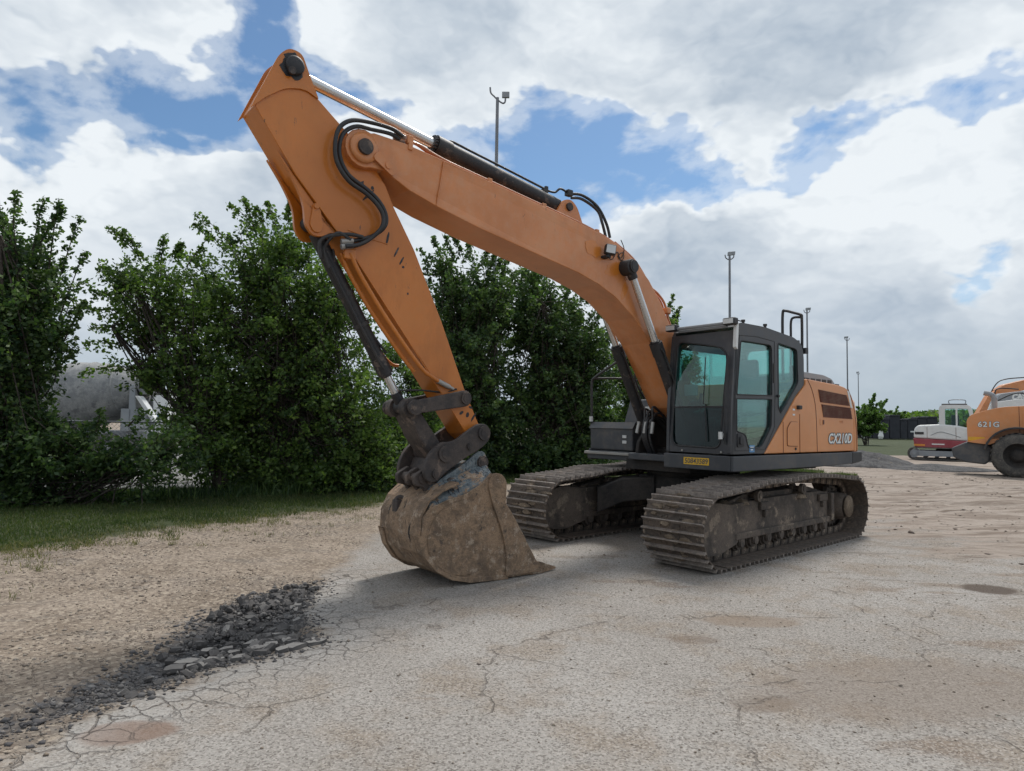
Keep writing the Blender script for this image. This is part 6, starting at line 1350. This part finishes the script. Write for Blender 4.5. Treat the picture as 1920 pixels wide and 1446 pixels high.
small_excavator('white excavator with a dark red lower body parked behind the wheel loader', (23.2, 34.9, 0), R(-34), 'white', 'red', boom=[(.9, 1.2), (1.6, 3.0), (2.9, 3.2), (3.9, 2.4), (3.7, 2.1), (2.8, 2.8), (1.9, 2.6), (1.3, 1.0)], boom_mat='white')
def xr(px, py, Y, o, s=1.0): p = AT(px, py, Y); return ((p.x - o[0]), p.z)
o_ = (31.5, 42, 0)
small_excavator('orange excavator behind the wheel loader with its boom slanting up to the right edge', o_, 0, 'panel', 'black', cab_col='cabgrey',
    boom=[xr(1822, 790, 42, o_), xr(1850, 742, 42, o_), xr(1878, 722, 42, o_), xr(1925, 711, 42, o_), xr(1990, 715, 42, o_), xr(1990, 735, 42, o_), xr(1925, 730, 42, o_), xr(1893, 738, 42, o_), xr(1868, 770, 42, o_), xr(1858, 795, 42, o_)], text=None)
o_ = (29.2, 37.5, 0)
small_excavator('grey excavator with white lettering on its boom at the right edge behind the loader', o_, 0, 'grey', 'black', cab_col='grey',
    boom=[xr(1864, 800, 37, o_), xr(1872, 756, 37, o_), xr(1884, 738, 37, o_), xr(1925, 733, 37, o_), xr(1990, 738, 37, o_), xr(1990, 765, 37, o_), xr(1925, 760, 37, o_), xr(1896, 760, 37, o_), xr(1888, 800, 37, o_)], boom_mat='grey', text='CASE')

# ---- wheel loader, rear half in the picture
WL = empty('wheel_loader', (17.95, 23.65, 0), R(-36)); tag(WL, 'orange wheel loader with dusty tyres entering at the right edge', 'wheel loader')
def wheel(x, y, s_):
    t_ = MB().lathe([(-.27, .42), (-.27, .60), (-.23, .70), (-.17, .745), (.17, .745), (.23, .70), (.27, .60), (.27, .42)], (x, y, .745), (0, 1, 0), 44)
    for k in range(26):
        a = 2 * pi * k / 26
        for q in (-1, 1):
            c = Matrix.Translation((x, y, .745)) @ Matrix.Rotation(a + q * .06, 4, 'Y') @ Matrix.Rotation(q * R(24), 4, 'Z'); t_.box(-.035, .035, min(0, q * .22), max(0, q * .22), .725, .775, xf=c)
    o = t_.build('wheel', 'tyre', WL)
    rm = MB().lathe([(.24 * s_, .43), (.20 * s_, .40), (.06 * s_, .36), (.04 * s_, .22), (.14 * s_, .20), (.17 * s_, .12), (.17 * s_, 0)], (x, y, .745), (0, 1, 0), 32)
    for k in range(12): a = 2 * pi * k / 12; rm.cyl((x + .27 * cos(a), y + .03 * s_, .745 + .27 * sin(a)), (x + .27 * cos(a), y + .07 * s_, .745 + .27 * sin(a)), .022, n=6, smooth=False)
    rm.build('rim', 'dark', o)
for sy_ in (1, -1): wheel(0, sy_ * .98, sy_); wheel(3.0, sy_ * .98, sy_)
hood = rnd_poly([(-1.42, 1.20), (-1.44, 1.95), (-1.32, 2.14), (-.95, 2.28), (-.45, 2.42), (.1, 2.46), (1.55, 2.46), (1.55, 1.25), (.3, 1.25), (-.6, 1.20)], [.05, .1, .12, .3, .3, .2, .02, .02, .05, .05], 5)
hd = MB().prism(hood, -.72, .72).build('hood', 'panel', WL, bevel=.05, seg=3)
MB().tube([(.08, -.724, 1.3), (.07, -.724, 2.45)], .008, res=1).build('panel_seam', 'vent', hd)
MB().prism(rnd_poly([(.16, 1.50), (.16, 2.36), (1.5, 2.36), (1.5, 1.50)], .05), -.735, -.715).build('grille_frame', 'panel', hd, bevel=.008)
for k in range(3): MB().prism(rnd_poly([(.24 + k * .43, 1.60), (.24 + k * .43, 2.28), (.58 + k * .43, 2.28), (.58 + k * .43, 1.60)], .03), -.742, -.732).build('vent_panel', 'black', hd)
text_mesh('model_number_outline', '621G', .26, 'darkdecal', hd, (-.80, -.7215, 1.80), (R(90), 0, 0), .001, .018, .05, 1.12)
text_mesh('model_number', '621G', .26, 'whitedecal', hd, (-.80, -.7235, 1.80), (R(90), 0, 0), .001, .006, .05, 1.12)
MB().box(-1.40, -.92, -.725, -.721, 1.22, 1.36).build('reflector_strip', 'yellow', hd)
MB().prism(rnd_poly([(-1.85, .62), (-1.90, .95), (-1.45, 1.18), (-.95, 1.18), (-.72, 1.0), (-.78, .55), (-.9, .40), (-1.5, .45)], .06), -.95, .95).build('counterweight', 'deck', WL, bevel=.05)
MB().prism(rnd_poly([(-1.45, 1.185), (-1.0, 1.30), (-.45, 1.32), (-.05, 1.40), (-.6, 1.19), (-.78, 1.10)], .03), -1.05, 1.05).build('fender_top', 'panel', WL, bevel=.02)
fp_ = [(0 + .90 * cos(a), .76 + .90 * sin(a)) for a in np.linspace(R(170), R(10), 20)] + [(0 + .97 * cos(a), .76 + .97 * sin(a)) for a in np.linspace(R(10), R(170), 20)]
MB().prism(fp_, -1.24, -.70).prism(fp_, .70, 1.24).build('fender', 'black', WL, bevel=.01)
MB().box(-.9, 4.0, -.45, .45, .55, 1.25).box(-.85, .9, -.7, .7, .9, 1.3).build('chassis', 'dark', WL, bevel=.03)
MB().tube([(-.62, -.25, 2.28), (-.62, -.25, 2.72), (-.70, -.25, 2.88), (-.92, -.25, 2.95)], .09, n=14).build('exhaust', 'grey', WL)
MB().prism(rnd_poly([(.5, 2.46), (.7, 2.60), (1.4, 2.62), (1.55, 2.46)], .05), -.5, .5).build('hood_cover', 'white', WL, bevel=.04)
cz = rnd_poly([(1.6, 1.3), (1.6, 3.1), (1.75, 3.25), (2.9, 3.25), (3.05, 3.1), (2.9, 1.3)], .1)
cm = MB().prism(cz, -.78, -.72, holes=[rnd_poly([(1.75, 1.9), (1.75, 3.05), (2.85, 3.05), (2.8, 1.9)], .08)]).prism(cz, .72, .78, holes=[rnd_poly([(1.75, 1.9), (1.75, 3.05), (2.85, 3.05), (2.8, 1.9)], .08)]).prism([(1.65, 3.15), (1.7, 3.25), (2.95, 3.25), (3.0, 3.15)], -.72, .72).box(1.6, 2.9, -.72, .72, 1.3, 1.36).build('cab', 'cabgrey', WL, bevel=.03)
MB().box(1.7, 2.9, -.76, -.75, 1.85, 3.1).build('side_window', 'glass_clear', cm)

# clods of dried mud over the churned ground on the right
n = 7000; xs = rng.uniform(4.5, 24, n); ys = rng.uniform(6.5, 30, n); a_, r_, g_, p_ = zones(xs, ys)
keep = (a_ < .1) & (g_ < 0) & (fbm(xs * .5, ys * 1.6, .8, 3, 61) > .52)
M['clod'] = stonemat('dried_mud_clods', [(.14, .11, .085), (.23, .18, .14), (.18, .14, .11), (.30, .25, .21)])
o = scatter_rocks('mud_clods', xs[keep], ys[keep], rng.gamma(1.3, .009, keep.sum()) + .004, M['clod'], .45); tag(o, 'clods of dried brown mud scattered over the churned ground on the right')
